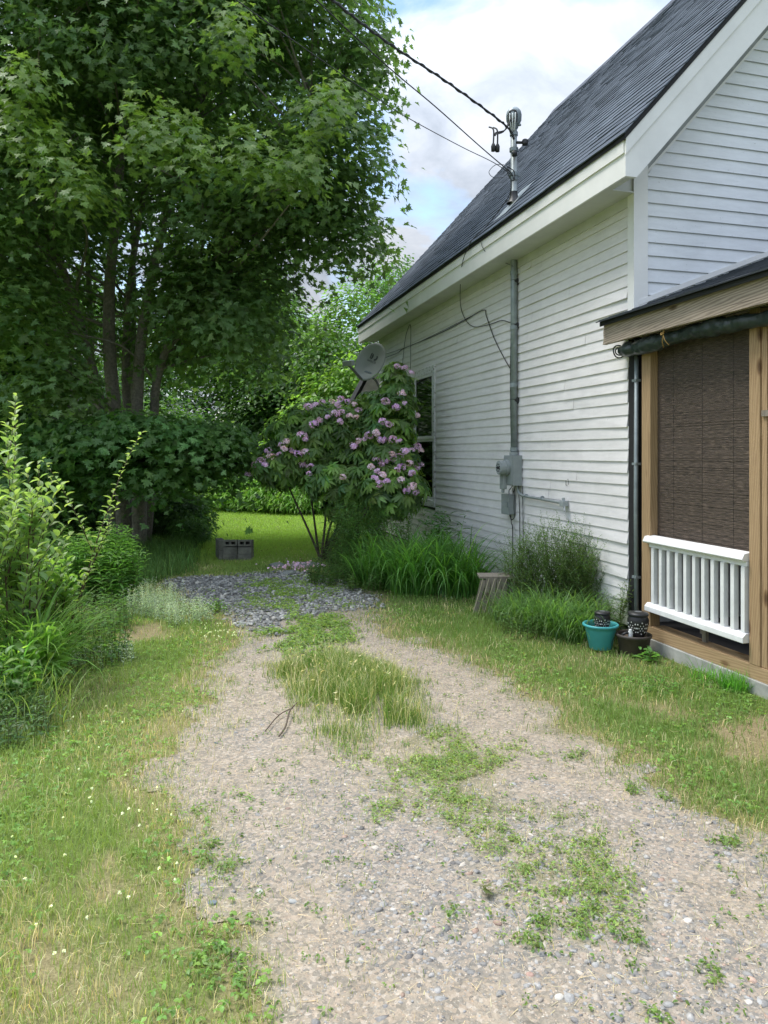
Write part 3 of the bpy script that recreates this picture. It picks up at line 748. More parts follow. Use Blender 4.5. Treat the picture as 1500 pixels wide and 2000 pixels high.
m.box(XW, XW + .12, WY0, WY1, .1, WZ0); m.box(XW, XW + .12, WY0, WY1, WZ1, 3.79)
m.build('tar_paper', M_TAR, house)
m = MB()
far = 2 * XR - XW
prof = [(XW + .121, .1), (far, .1), (far, 3.79), (XR, ZR - .35), (XW + .121, ZE + (XW + .12 - XE) * K - .35)]
m.prism(prof, 'y', YG, YG + .1); m.prism(prof, 'y', YB - .1, YB)
m.box(far - .1, far - .001, YG + .101, YB - .101, .1, 3.8)
m.build('sheathing', M_TRIM, house)
m = MB(); m.box(XW + .125, XW + .13, YG + .11, YB - .11, .2, 3.7); m.build('inner_wall', M_DARK, house) if False else None
m = MB(); m.box(XW + .012, far - .01, YG + .012, YB - .012, -.2, .099); m.build('foundation', M_CONC, house)
m = MB(); m.box(XW - .024, XW - .0005, YG - .02, YG + .068, 2.60, 3.789); m.box(XW - .0245, XW + .112, YG - .024, YG - .0205, 2.60, 4.035)
m.build('corner_board', M_TRIM, house)
m = MB()                                                  # bare tar paper where the corner board is missing
ys = [(YG + .085 + random.uniform(-.008, .008), .14 + i * .08) for i in range(31)]
m.prism([(YG - .001, .14), (YG - .001, 2.6)] + [(a, b) for a, b in ys[::-1]], 'x', XW - .0045, XW - .0008)
m.build('tar_paper_strip', M_TAR, house)
m = MB(); m.box(XE + .002, XE + .022, YE0 + .001, YE1, 3.765, 4.04)
m.build('eave_fascia', M_TRIM, house)
m = MB(); m.box(XE - .012, XE + .0015, YE0, YE1 + .001, 3.945, 4.045); m.build('fascia_trim', M_TRIM, house)
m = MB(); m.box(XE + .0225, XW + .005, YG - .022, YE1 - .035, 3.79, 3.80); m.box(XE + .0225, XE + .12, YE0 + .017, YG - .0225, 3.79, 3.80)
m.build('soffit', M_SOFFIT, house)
m = MB(); m.box(XW - .022, XW - .0005, YG + .069, YB, 3.70, 3.7895)
for i in range(90):
    y = 5.6 + i * .085; m.box(XW - .0235, XW - .0222, y, y + .012, 3.742, 3.75)
m.build('frieze_strip', M_SOFFIT, house)
def rakeboards(y0, y1, sgn):
    m = MB(); d = .41
    m.prism([(XE, ZE - .02), (XE, 3.762), (XE + (3.762 - ZE + d) / K, 3.762), (XR, ZR - d), (XR, ZR - .02)], 'y', y0, y1)
    m.prism([(XR, ZR - .02), (XR, ZR - d), (2 * XR - XE, ZE - d), (2 * XR - XE, ZE - .02)], 'y', y0 + .0005, y1 - .0005)
    m.build('rake_board', M_TRIM, house)
rakeboards(YE0 - .012, YE0 + .016, 1); rakeboards(YE1 - .016, YE1 + .012, -1)
m = MB()
m.prism([(XE - .005, ZE + .0), (XE - .005, ZE - .13), (XR, ZR - .145), (XR, ZR - .015)], 'y', YE0 - .028, YE0 - .0125)
m.build('rake_trim', M_TRIM, house)
d = .40; x0 = XE + (3.79 - ZE + d) / K
for a_, b_ in ((YE0 + .0165, YG - .018), (YB + .001, YE1 - .0165)):
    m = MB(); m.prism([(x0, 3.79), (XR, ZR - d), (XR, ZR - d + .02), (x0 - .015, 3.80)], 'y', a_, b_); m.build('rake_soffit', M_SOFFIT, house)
def band(a, b, x0): return [(x0, ZE - a + (x0 - XE) * K), (x0, ZE - b + (x0 - XE) * K), (XR, ZR - b), (XR, ZR - a)]
m = MB(); m.prism(band(.40, .575, XW + .0), 'y', YG - .022, YG - .0175); m.build('rake_shade_strip', M_SOFFSHADE, house)
m = MB(); m.prism(band(.574, .602, XW + .112), 'y', YG - .027, YG - .0225); m.build('siding_channel', M_TRIM, house)
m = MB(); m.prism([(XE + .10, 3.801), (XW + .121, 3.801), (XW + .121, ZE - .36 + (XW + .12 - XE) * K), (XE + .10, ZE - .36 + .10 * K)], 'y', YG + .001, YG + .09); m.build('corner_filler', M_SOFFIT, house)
# roof
m = MB(); t = .045
m.prism([(XE - .02, ZE - .022), (XR, ZR - .0), (2 * XR - XE + .02, ZE - .022), (2 * XR - XE + .02, ZE - .018 + t), (XR, ZR + t), (XE - .02, ZE - .018 + t)], 'y', YE0 - .035, YE1 + .02)
roof = m.build('roof', M_TAR, house)
def shingles(m, x0, z0, kx, kz, nx, nz_, L, y0, y1, ex=.14, base=(.094, .112, .138), flip=1):
    i = 0; s = -.02
    while s < L:
        s1 = min(s + ex + .02, L); y = y0 - random.uniform(0, .2)
        while y < y1:
            w = random.uniform(.10, .34); a, b = max(y, y0), min(y + w, y1); y += w
            if b - a < .01: continue
            th = random.choice([.009, .010, .013]) + random.uniform(0, .003); t1 = .004
            dr = random.uniform(-.006, .004)
            k = random.uniform(.82, 1.18) * (1 + .25 * (vnoise(s, (a + b) / 2, .9) - .5)); c = (base[0] * k, base[1] * k, base[2] * k)
            def pt(ss_, h, yy): return (x0 + kx * ss_ + nx * h, yy, z0 + kz * ss_ + nz_ * h)
            m.add([pt(s + dr, 0, a), pt(s + dr, 0, b), pt(s + dr, th, a), pt(s + dr, th, b), pt(s1, t1, a), pt(s1, t1, b)],
                  [(0, 1, 3, 2), (2, 3, 5, 4), (0, 2, 4), (1, 5, 3)], c)
        s += ex; i += 1
L = math.hypot(XR - XE, ZR - ZE); kx, kz = (XR - XE) / L, (ZR - ZE) / L
m = MB(); shingles(m, XE - .02, ZE + .005 + t - .02, kx, kz, -kz, kx, L + .02, YE0 - .05, YE1 + .03)
m.build('shingles', M_SHINGLE, roof, col=True)
m = MB(); shingles(m, 2 * XR - XE + .02, ZE + .005 + t - .02, -kx, kz, kz, kx, L + .02, YE0 - .05, YE1 + .03, .3)
m.build('shingles', M_SHINGLE, roof, col=True)
m = MB()
y = YE0 - .05
while y < YE1:
    k = random.uniform(.7, 1.2); m.prism([(XR - .15, ZR - .10), (XR + .15, ZR - .10), (XR + .01, ZR + .085), (XR - .01, ZR + .085)], 'y', y, y + .16, (.115 * k, .128 * k, .155 * k)); y += .163
m.build('ridge_cap', M_SHINGLE, roof, col=True)
# window with curtain
m = MB(); f = .11; xo = XW - .03
m.box(xo, XW + .02, WY0, WY0 + f * .7, WZ0, WZ1); m.box(xo, XW + .02, WY1 - f * .7, WY1, WZ0, WZ1)
m.box(xo - .004, XW + .02, WY0 - .01, WY1 + .01, WZ1 - .02, WZ1 + .09); m.box(xo - .002, XW + .02, WY0 + f * .7, WY1 - f * .7, WZ0, WZ0 + .10)
win = m.build('window', M_PEEL, house, bevel=.003)
m = MB(); a, b = WY0 + f * .7, WY1 - f * .7; zb, zm, zt = WZ0 + .10, 1.80, WZ1 - .02
for z0, z1, x in ((zb, zm + .02, XW - .012), (zm + .021, zt, XW - .026)):
    m.box(x, x + .025, a, a + .045, z0, z1); m.box(x, x + .025, b - .045, b, z0, z1)
    m.box(x, x + .025, a + .045, b - .045, z0, z0 + .045); m.box(x, x + .025, a + .045, b - .045, z1 - .04, z1)
m.build('sash', M_WHITE, win)
m = MB(); m.box(XW, XW + .003, a + .04, b - .04, zb + .04, zm + .0); m.box(XW - .014, XW - .011, a + .04, b - .04, zm + .06, zt - .03)
m.build('pane', M_GLASS, win)
m = MB(); n = 60
vs = []; fs = []
for i in range(n + 1):
    yy = a + (b - a) * i / n; xx = XW + .055 + .016 * math.sin(i * 1.25) + random.uniform(-.004, .004)
    vs += [(xx, yy, zm - .05), (xx, yy, zt)]
for i in range(n): fs.append((2 * i, 2 * i + 2, 2 * i + 3, 2 * i + 1))
m.add(vs, fs); m.build('curtain', M_CURT, win)
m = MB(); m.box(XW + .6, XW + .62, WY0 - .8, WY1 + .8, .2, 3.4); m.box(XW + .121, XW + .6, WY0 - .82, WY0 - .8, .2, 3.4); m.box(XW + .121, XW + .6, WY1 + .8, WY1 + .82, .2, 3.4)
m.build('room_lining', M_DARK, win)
# rear wing
m = MB(); y = 14.08; z = .1
K2 = 1.88; zl = lambda xx: 2.60 + (xx - 3.27) * K2; xl = lambda zz: max(3.0, 3.27 + (zz - 2.60) / K2)
while z < 4.3:
    xa, xb = xl(z + .04), xl(z + .14); xm = 6.5
    m.add([(xa, y - .014, z), (xm, y - .014, z), (xm, y - .002, z + .1), (xb, y - .002, z + .1), (xa, y, z + .004), (xm, y, z + .004)], [(0, 1, 2, 3), (0, 4, 5, 1)]); z += .1
m.build('rear_wing_wall', M_SIDE, house)
m = MB(); m.prism([(3.0, 0), (6.5, 0), (6.5, 4.3), (4.15, 4.25), (3.0, zl(3.0))], 'y', 14.081, 14.4); m.build('rear_wing_body', M_TRIM, house)
m = MB(); zz = zl
m.prism([(2.93, zl(2.93)), (4.3, zl(4.3)), (4.3, zl(4.3) + .13), (2.93, zl(2.93) + .13)], 'y', 13.98, 14.42); m.build('rear_wing_roof', M_TAR, house)

# ================================================================== PORCH
XP = 3.656
porch = thing('porch', (XP, 5.3, 0), 'timber framed porch with bamboo blind and low roof at the house corner', 'porch')
def post(y0, y1, x1=XP + .092, extra=0):
    m = MB(); m.box(XP, x1, y0, y1, .193, 2.56); return m.build('post', M_POST, porch, bevel=.004)
PY = [(5.155, 5.27), (3.985, 4.08), (3.05, 3.14), (2.1, 2.19), (1.05, 1.14)]
for a, b in PY: post(a, b)
m = MB(); m.box(XP + .0935, XP + .14, 3.99, 4.075, .193, 2.56); m.box(XP + .012, XP + .1, 3.935, 3.984, .193, 2.5); m.build_each('door_jamb', M_POST, porch, bevel=.003)
m = MB(); vs = [(5.60, 2.536), (5.585, 2.60), (5.592, 2.66), (5.60, 2.705)]
m.prism([(1.0, 2.536), (5.605, 2.536), (5.588, 2.58), (5.596, 2.64), (5.585, 2.68), (5.588, 2.706), (1.0, 2.706)], 'x', 3.50, 3.54); m.build('fascia_beam', M_BEAM, porch, bevel=.002)
m = MB(); m.box(XP + .004, XP + .09, 1.0, 5.30, 2.561, 2.74); m.build('header', M_BEAM, porch)
KP = .385; zr = lambda x: 2.716 + (x - 3.47) * KP
m = MB(); m.prism([(3.475, 2.709), (XP + .0, zr(XP) - .008), (XP + .0, zr(XP) + .012), (3.475, 2.73)], 'y', 1.0, 5.59)
m.prism([(XP + .0005, zr(XP) - .008), (6.6, zr(6.6) - .008), (6.6, zr(6.6) + .012), (XP + .0005, zr(XP) + .012)], 'y', 1.0, 5.375)
proof = m.build('porch_roof', M_TAR, porch)
LP = math.hypot(1, KP); m = MB()
shingles(m, 3.455, zr(3.455) + .018, 1 / LP, KP / LP, -KP / LP, 1 / LP, .215, .97, 5.60, .13, (.085, .094, .112))
shingles(m, XP + .0, zr(XP) + .018, 1 / LP, KP / LP, -KP / LP, 1 / LP, 3.1, .97, 5.372, .13, (.085, .094, .112))
m.build('shingles', M_SHINGLE, proof, col=True)
m = MB(); m.box(3.466, 3.474, 0.985, 5.595, 2.69, 2.735); m.build('drip_edge', M_BLACK, porch)
m = MB(); m.prism([(XW + .02, zr(XW + .02) + .04), (6.5, zr(6.5) + .04), (6.5, zr(6.5) + .085), (XW + .02, zr(XW + .02) + .085)], 'y', 5.373, 5.383); m.build('flashing', M_TRIM, porch)
m = MB(); m.box(XP, XP + .14, 4.081, 5.154, .10, .192)
for i in range(7): m.box(XP + .012 + i * .018, XP + .022 + i * .018, 4.082, 5.153, .1925, .1965)
m.build('sill', M_SILLW, porch, bevel=.002)
m = MB(); m.box(XP + .001, XP + .14, 1.0, 3.984, .10, .19); m.box(XP + .001, XP + .10, 5.1545, 5.28, .1, .192); m.box(XP + .001, XP + .10, 3.9845, 4.0805, .1, .192); m.build_each('sill', M_SILLW, porch)
m = MB(); m.box(XP - .012, 6.5, 1.0, 5.37, -.2, .098); m.build('foundation', M_CONC, porch, bevel=.006)
m = MB(); m.box(XP + .145, 6.4, 1.02, 5.36, .10, .17); m.box(6.3, 6.32, 1.0, 5.37, .17, 3.6); m.box(XP + .15, 6.3, 1.0, 1.02, .17, 2.75); m.build('porch_interior', M_DARK, porch)
m = MB(); m.box(XP + .08, XP + .105, 4.6, 4.64, .17, .40); m.box(XP + .3, XP + .34, 4.9, 4.94, .17, .45); m.build_each('inner_stud', M_OLDWOOD, porch)
m = MB(); prof = [(XP - .050, .885), (XP - .030, .925), (XP + .035, .935), (XP + .055, .915), (XP + .055, .885), (XP + .03, .872), (XP - .035, .872)]
m.prism(prof, 'y', 4.088, 5.19); m.box(XP - .012, XP + .030, 4.09, 5.154, .838, .8715)
m.prism([(XP - .046, .325), (XP - .046, .365), (XP - .020, .39), (XP + .04, .39), (XP + .05, .325)], 'y', 4.085, 5.17)
rail = m.build('railing', M_WHITE, porch, bevel=.004)
for i in range(11):
    y = 5.12 - i * .0985; m = MB(); m.box(XP - .018, XP + .022, y - .035, y, .3905, .8375); m.build('baluster', M_WHITE, rail, bevel=.002)
m = MB(); m.box(XP - .002, XP + .01, 3.90, 3.97, 1.84, 1.88); m.build_each('hinge', M_OLDWOOD, porch)
m = MB(); m.box(XP + .05, XP + .085, 3.15, 3.934, .194, 2.5); m.build('screen_door', M_DOOR, porch)
for a_, b_ in ((2.191, 3.049), (1.141, 2.099)):
    m = MB(); m.box(XP + .04, XP + .05, a_, b_, .197, 2.56); m.build('screen_panel', M_BLIND, porch)
# blind
bl = thing('bamboo_blind', (XP + .07, 4.7, 2.5), 'dark brown woven bamboo blind closing the porch opening', 'blind')
m = MB(); n = 150; z = .87
while z < 2.56:
    hgt = random.uniform(.004, .0075); x = XP + .068 + random.uniform(-.0015, .0015); m.box(x, x + .004, 4.082, 5.153, z, z + hgt); z += hgt + .0006
m.build('slats', M_BLIND, bl)
m = MB()
for y in (4.3, 4.62, 4.95): m.tube([(XP + .066, y, .88), (XP + .066, y, 2.55)], .0009, 5)
m.build('cord', M_BLACK, bl)
# rolled tarp
tp = thing('rolled_tarp', (XP - .06, 4.7, 2.45), 'dark green tarpaulin rolled up under the porch beam', 'tarp')
m = MB(); pts = []; rs = []
for i in range(40):
    y = 5.50 - i * (2.4 / 39); pts.append((XP - .055 + .008 * math.sin(y * 7), y, 2.475 + .012 * math.sin(y * 4.3 + 1) - .0))
    rs.append(.056 + .010 * math.sin(y * 9) + random.uniform(-.006, .006))
rs[0] = .045; rs[2] = .07; rs[3] = .066; rs[4] = .048
m.tube(pts, rs, 18); o = m.build('tarp_roll', M_TARP, tp, smooth=True)
tx = bpy.data.textures.new('wrinkle', 'CLOUDS'); tx.noise_scale = .09
md = o.modifiers.new('sub', 'SUBSURF'); md.levels = md.render_levels = 2
md = o.modifiers.new('wrinkles', 'DISPLACE'); md.texture = tx; md.strength = .03; md.texture_coords = 'LOCAL'
m = MB()                                                    # spiral end
pts = [(XP - .055 + (.02 + .045 * t / 30) * math.cos(t * .42), 5.515 + .004 * math.sin(t), 2.475 + (.02 + .045 * t / 30) * math.sin(t * .42)) for t in range(31)]
m.tube(pts, .006, 6); m.build('rolled_edge', M_TARP, tp, smooth=True)
m = MB(); y = 4.80
m.tube(smoothpts([(XP - .06, y, 2.56), (XP - .125, y + .003, 2.54), (XP - .137, y, 2.50), (XP - .13, y + .02, 2.45), (XP - .10, y + .045, 2.41)], 5), .004, 6)
m.tube(smoothpts([(XP - .137, y, 2.50), (XP - .138, y - .02, 2.455), (XP - .115, y - .04, 2.415)], 5), .004, 6)
m.tube(smoothpts([(XP - .140, y - .012, 2.51), (XP - .146, y + .012, 2.50), (XP - .14, y + .02, 2.515), (XP - .135, y - .01, 2.52)], 5), .005, 6)
m.build('tie', M_TWINE, tp, smooth=True)
# pipe beside the post
dp = thing('corner_pipe', (XW - .035, 5.45, 0), 'slim galvanised pipe running up the tar papered house corner', 'pipe')
m = MB(); m.tube([(3.672, 5.362, .02), (3.668, 5.366, 1.2), (3.672, 5.362, 2.55)], .0185, 12); m.build('pipe', M_GALV, dp, smooth=True)
m = MB()
for z in (.55, 1.5, 2.2): m.box(3.650, 3.70, 5.342, 5.398, z, z + .02)
m.build_each('strap', M_GALV, dp)

# ================================================================== THINGS FIXED TO THE WALL
MX, MY = 3.622, 7.62
mast = thing('service_mast', (MX, MY, 1.6), 'grey steel service mast running up the wall and through the roof edge', 'mast')
m = MB(); m.tube([(MX, MY, 1.58), (MX, MY, 5.33)], .036, 20); m.build('pipe', M_GALV, mast, smooth=True)
m = MB()
for z in (1.62, 2.35, 3.0, 3.62): m.tube([(MX, MY, z), (MX, MY, z + .045)], .042, 18)
m.build_each('coupling', M_GALV, mast, smooth=False)
m = MB()
for z in (2.2, 3.05, 3.55): m.tube([(MX + .05, MY, z), (MX, MY, z), (MX, MY, z + .012)], .0395, 14)
m.build_each('cable_tie', M_BLACK, mast)
m = MB()
m.lathe([(.037, 0), (.05, .02), (.05, .04), (.06, .05), (.085, .10), (.088, .16), (.08, .20), (.055, .235), (.02, .25), (0.001, .252)], MX, MY, 5.27, 24)
m.tube([(MX + .03, MY - .055, 5.30), (MX + .05, MY - .075, 5.30)], .014, 8)
hood = m.build('weatherhead', M_GALV, mast, smooth=True)
m = MB()
ca_, sa_ = math.cos(math.radians(236)), math.sin(math.radians(236))
hp = lambda u, h, o=.0: (MX + ca_ * (.074 + o) - sa_ * u, MY + sa_ * (.074 + o) + ca_ * u, 5.27 + h)
m.add([hp(-.05, .05, .004), hp(.05, .05, .004), hp(.058, .13, .016), hp(.04, .18, .012), hp(0, .20, .006), hp(-.04, .18, .012), hp(-.058, .13, .016)], [(0, 1, 2, 3, 4, 5, 6)])
m.build('hood_opening', M_BLACK, hood)
for u in (-.032, 0, .032):
    m = MB(); m.tube(smoothpts([hp(u, .15, .012), hp(u, .08, .022), hp(u * .8, .03, .016), hp(u * .5, -.04, -.02)], 3), .007, 6); m.build('entry_wire', M_CURT, hood, smooth=True)
m = MB()
for z, r in ((5.20, .046), (5.02, .05), (4.74, .05), (4.69, .045)): m.tube([(MX, MY, z), (MX, MY, z + .04)], r, 16)
m.box(MX - .07, MX + .07, MY - .015, MY + .015, 4.745, 4.775)
m.build_each('clamp', M_GALV, mast)
m = MB()
m.tube([(MX, MY - .06, 5.10), (MX + .07, MY - .10, 5.09)], .016, 10); m.lathe([(.005, -.045), (.03, -.04), (.036, -.02), (.03, -.012), (.036, .005), (.03, .02), (.012, .03)], MX + .085, MY - .11, 5.10, 14)
m.lathe([(.005, -.04), (.028, -.035), (.03, 0), (.02, .02)], MX - .02, MY - .06, 4.98, 12)
m.build_each('insulator', M_BLACK, mast, smooth=True)
m = MB(); zb = ZE + (MX - XE) * K + .02
m.lathe([(.085, .0), (.055, .05), (.043, .10), (.042, .13)], MX, MY, zb + .03, 20)
m.build('flashing_boot', M_BLACK, mast, smooth=True)
m = MB(); c = .18
m.add([(MX - c, MY - c, ZE + (MX - c - XE) * K + .075), (MX + c, MY - c, ZE + (MX + c - XE) * K + .075), (MX + c, MY + c, ZE + (MX + c - XE) * K + .075), (MX - c, MY + c, ZE + (MX - c - XE) * K + .075)], [(0, 1, 2, 3)])
m.build('flashing_plate', M_GALV, mast)
m = MB()
hc = (MX - .28, MY - .12, 4.98)
for dx in (-.025, .025):
    m.tube(smoothpts([(MX - .30 + dx, MY - .05, 5.24), (hc[0] + dx * .9, hc[1], 5.18), (hc[0] + dx, hc[1], 5.02)], 5), .009, 6)
    m.lathe([(.004, -.06), (.024, -.055), (.026, .0), (.014, .03)], hc[0] + dx, hc[1], 5.0, 10)
for a, z in ((.04, 5.34), (-.02, 5.36), (.0, 5.33)):
    m.tube(smoothpts([(MX - .07, MY - .05 + a, z), (MX - .14, MY - .06 + a, 5.22), (MX - .26, MY - .07 + a, 5.17), (hc[0], hc[1], 5.12)], 5), .007, 6)
m.build('splice_lead', M_CABLE, mast, smooth=True)

def cable(pts, r, lab, name='power_line', mat=M_CABLE, twist=None, n=8):
    sp_ = smoothpts(pts, n); m = MB(); m.tube(sp_, r, 8)
    if twist:
        pp = np.array(smoothpts(pts, n * 6)); k = np.arange(len(pp)) * .55
        m.tube([p + [0, math.cos(a) * twist, math.sin(a) * twist] for p, a in zip(pp, k)], r * .75, 6)
    return tag(m.build(name, mat, smooth=True), lab, 'cable')
cable([(MX - .02, MY - .05, 5.14), P(985, 243, 8.15), P(880, 165, 7.5), P(760, 85, 6.8), P(650, 0, 6.1), P(520, -120, 5.3), P(300, -330, 4.3)], .0105, 'thick twisted black power line leading from the mast head up to the left', twist=.012)
cable([(MX - .03, MY - .02, 4.76), P(940, 288, 8.0), P(850, 208, 7.4), P(755, 128, 6.8), P(618, 0, 6.0), P(480, -140, 5.3), P(300, -340, 4.5)], .006, 'thin dark cable below the thick power line')
cable([(MX - .03, MY - .02, 4.74), P(965, 318, 8.1), P(900, 286, 7.7), P(800, 232, 7.1), P(730, 188, 6.8), P(600, 98, 6.1), P(455, -5, 5.4), P(250, -170, 4.6)], .0042, 'thinnest lowest cable crossing in front of the maple leaves')
cable([P(985, 322, 8.15), P(968, 322, 8.1), P(955, 336, 8.05), P(965, 347, 8.1), P(985, 346, 8.2)], .0035, 'small loose loop of thin wire beside the mast', 'wire_loop')
cable([P(990, 325, 8.2), P(1004, 335, 8.2), P(1004, 352, 8.2), P(996, 348, 8.2), P(990, 330, 8.2), P(1000, 340, 8.2), P(1003, 350, 8.2)], .006, 'black coil of spare cable hanging on the mast', 'cable_coil')
xr = lambda px, py, X: Wl(px, py, X)
def roofp(px, X): # point on the roof skin
    p = Wl(px, 500, X); return np.array([X, p[1], ZE + (X - XE) * K + .09])
cable([(MX - .04, MY - .01, 4.68), (MX - .05, MY + .03, 4.52), roofp(955, 3.46), roofp(925, XE + .0), Wl(915, 482, XE - .04), Wl(902, 520, XE), Wl(899, 590, 3.63), Wl(908, 622, 3.65), Wl(925, 638, 3.65), Wl(955, 634, 3.655), Wl(980, 626, 3.655), Wl(1000, 632, 3.60)], .005, 'black cable looping down from the roof across the siding to the mast', 'wall_cable')
cable([Wl(938, 465, XE - .015), Wl(944, 486, XE - .02), Wl(965, 508, 3.45), Wl(985, 513, 3.58), Wl(1002, 520, 3.59)], .0035, 'short thin wire under the eave curving to the mast', 'wall_cable')
cable([Wl(748, 700, 3.62), Wl(775, 690, 3.65), Wl(790, 680, 3.655), Wl(850, 655, 3.655), Wl(900, 630, 3.655), Wl(943, 606, 3.655), Wl(950, 618, 3.655), Wl(965, 660, 3.655), Wl(985, 700, 3.655), Wl(1000, 725, 3.65)], .006, 'dark cable stapled along the wall from the dish then down to the mast', 'wall_cable')
cable([Wl(752, 692, 3.63), Wl(800, 676, 3.655), Wl(860, 648, 3.655), Wl(925, 615, 3.655)], .004, 'thin dark cable running beside the stapled wall cable', 'wall_cable')
cable([Wl(786, 712, 3.64), Wl(791, 665, 3.655), Wl(797, 641, 3.655), Wl(802, 637, 3.655), Wl(802, 680, 3.655), Wl(802, 722, 3.65)], .0045, 'hairpin loop of black wire above the rhododendron', 'wall_cable')
cable([Wl(999, 610, 3.60), Wl(997, 700, 3.65), Wl(997, 800, 3.65), Wl(999, 884, 3.62)], .005, 'black wire hanging down beside the grey mast', 'wall_cable')
# electric meter
em = thing('electric_meter', (3.60, 7.60, 1.25), 'grey electric meter box with round glass dial at the foot of the mast', 'meter')
m = MB(); m.box(3.555, 3.662, 7.49, 7.74, 1.235, 1.575); m.box(3.548, 3.5548, 7.50, 7.73, 1.245, 1.56); m.tube([(MX, MY, 1.575), (MX, MY, 1.61)], .05, 16)
m.build('box', M_GREY, em, bevel=.006)
m = MB()
cyl = lambda m, r, x0, x1, yy, zz, s=28: m.tube([(x0, yy, zz), (x1, yy, zz)], r, s)
cyl(m, .092, 3.548, 3.515, 7.635, 1.435); cyl(m, .080, 3.5149, 3.44, 7.635, 1.435); m.build('meter_ring', M_GREY, em, smooth=False, bevel=.004)
m = MB(); cyl(m, .066, 3.4399, 3.436, 7.635, 1.435); m.build('dial', M_DISH, em)
m = MB()
for i in range(9):
    a = i * .7; m.box(3.434, 3.4355, 7.635 + .045 * math.cos(a) - .009, 7.635 + .045 * math.cos(a) + .009, 1.435 + .042 * math.sin(a) - .008, 1.435 + .042 * math.sin(a) + .008)
m.box(3.434, 3.4355, 7.60, 7.67, 1.42, 1.45); m.build('dial_marks', M_BLACK, em)
m = MB(); m.box(3.50, 3.5475, 7.64, 7.74, 1.19, 1.36); m.tube([(3.52, 7.69, 1.15), (3.52, 7.69, 1.19)], .02, 10); m.build('lower_hub', M_GREY, em, bevel=.008)
# phone box
pb = thing('utility_box', (3.63, 7.62, .9), 'small grey utility box hanging below the electric meter', 'utility box')
m = MB(); m.box(3.585, 3.662, 7.66, 7.86, .90, 1.125); m.box(3.578, 3.5848, 7.655, 7.865, .895, 1.13); m.build('box', M_GREY, pb, bevel=.006)
m = MB(); m.box(3.568, 3.5775, 7.67, 7.69, .98, 1.04); m.build('latch', M_GALV, pb)
for k, (pts, lab) in enumerate([
    ([(3.60, 7.60, 1.235), (3.58, 7.63, 1.19), (3.60, 7.70, 1.17), (3.62, 7.74, 1.125)], 'wire curving from the meter into the small utility box'),
    ([(3.61, 7.55, 1.235), (3.60, 7.58, 1.16), (3.63, 7.66, 1.14), (3.64, 7.68, 1.2)], 'short black wire tangled under the meter box'),
    ([(3.63, 7.72, .90), (3.63, 7.70, .80), (3.635, 7.68, .74), (3.635, 7.68, .45), (3.63, 7.70, .12), (3.62, 7.70, 0)], 'black cable dropping from the utility box to the ground'),
    ([(3.64, 7.54, 1.235), (3.65, 7.53, .9), (3.65, 7.53, .5), (3.65, 7.54, .25)], 'left one of two dark wires dropping beside the utility box'),
    ([(3.65, 7.46, 1.235), (3.652, 7.45, .9), (3.652, 7.45, .5), (3.65, 7.46, .3)], 'right one of two dark wires dropping beside the utility box'),
    ([(3.63, 7.60, 1.235), (3.60, 7.57, 1.0), (3.62, 7.60, .88), (3.63, 7.70, .84), (3.63, 7.76, .90)], 'drooping black wire looped round the utility box')]):
    cable(pts, .0048 if k != 2 else .0065, lab, 'drop_wire')
cb_ = thing('conduit_cable', (3.63, 7.0, 1.15), 'grey sheathed cable running sideways from the meter to a wall fitting', 'cable')
m = MB(); m.tube(smoothpts([(3.64, 7.56, 1.235), (3.635, 7.53, 1.17), (3.635, 7.42, 1.13), (3.64, 7.1, 1.12), (3.64, 6.8, 1.11), (3.635, 6.60, 1.105), (3.63, 6.53, 1.10)], 6), .015, 10); m.build('sheath', M_GREY, cb_, smooth=True)
m = MB()
for y in (7.35, 6.98): m.tube([(3.64, y, 1.131), (3.64, y - .014, 1.131)], .021, 10)
m.build_each('clip', M_GALV, cb_)
m = MB(); m.box(3.60, 3.662, 6.47, 6.54, 1.075, 1.13); m.tube([(3.63, 6.50, 1.12), (3.62, 6.50, 1.16)], .016, 10); m.tube([(3.62, 6.48, 1.08), (3.61, 6.45, 1.03)], .01, 8); m.build('fitting', M_DISH, cb_, bevel=.008)
m = MB(); y0, z0 = 6.50, 1.31
for a, b, c, d in ((y0 - .025, y0 - .021, z0 - .02, z0 + .03), (y0 - .025, y0 - .005, z0 + .028, z0 + .032), (y0 + .022, y0 + .026, z0 - .028, z0 + .02), (y0 + .0, y0 + .024, z0 - .03, z0 - .026)): m.box(3.6625, 3.6655, a, b, c, d)
m.build('old_screw_marks', M_CABLE, house)

# satellite dish
DC = Vector(P(722, 706, 12.7)); dish = thing('satellite_dish', DC, 'grey oval satellite dish on an arm beside the far end of the wall', 'dish')
nv = Vector((-.80, -.78, .30)).normalized(); uv = Vector((0, 0, 1)).cross(nv).normalized(); vv = nv.cross(uv)
rot = math.radians(-24); uu = uv * math.cos(rot) + vv * math.sin(rot); vv = -uv * math.sin(rot) + vv * math.cos(rot); uv = uu
def dl(a, b, c): return DC + uv * a + vv * b + nv * c
m = MB(); R, S = 8, 40; ra, rb = .29, .35; vs = [dl(0, 0, -.07)]; fs = []
for i in range(1, R + 1):
    for j in range(S):
        a = 2 * math.pi * j / S; q = i / R; vs.append(dl(ra * q * math.cos(a), rb * q * math.sin(a), -.07 + .07 * q * q))
for j in range(S): vs.append(dl(ra * 1.02 * math.cos(2 * math.pi * j / S), rb * 1.02 * math.sin(2 * math.pi * j / S), -.012))
for j in range(S): fs.append((0, 1 + j, 1 + (j + 1) % S))
for i in range(R):
    for j in range(S): a = 1 + i * S + j; b = 1 + i * S + (j + 1) % S; fs.append((a, a + S, b + S, b))
m.add(vs, fs); m.build('reflector', M_DISH, dish, smooth=True)
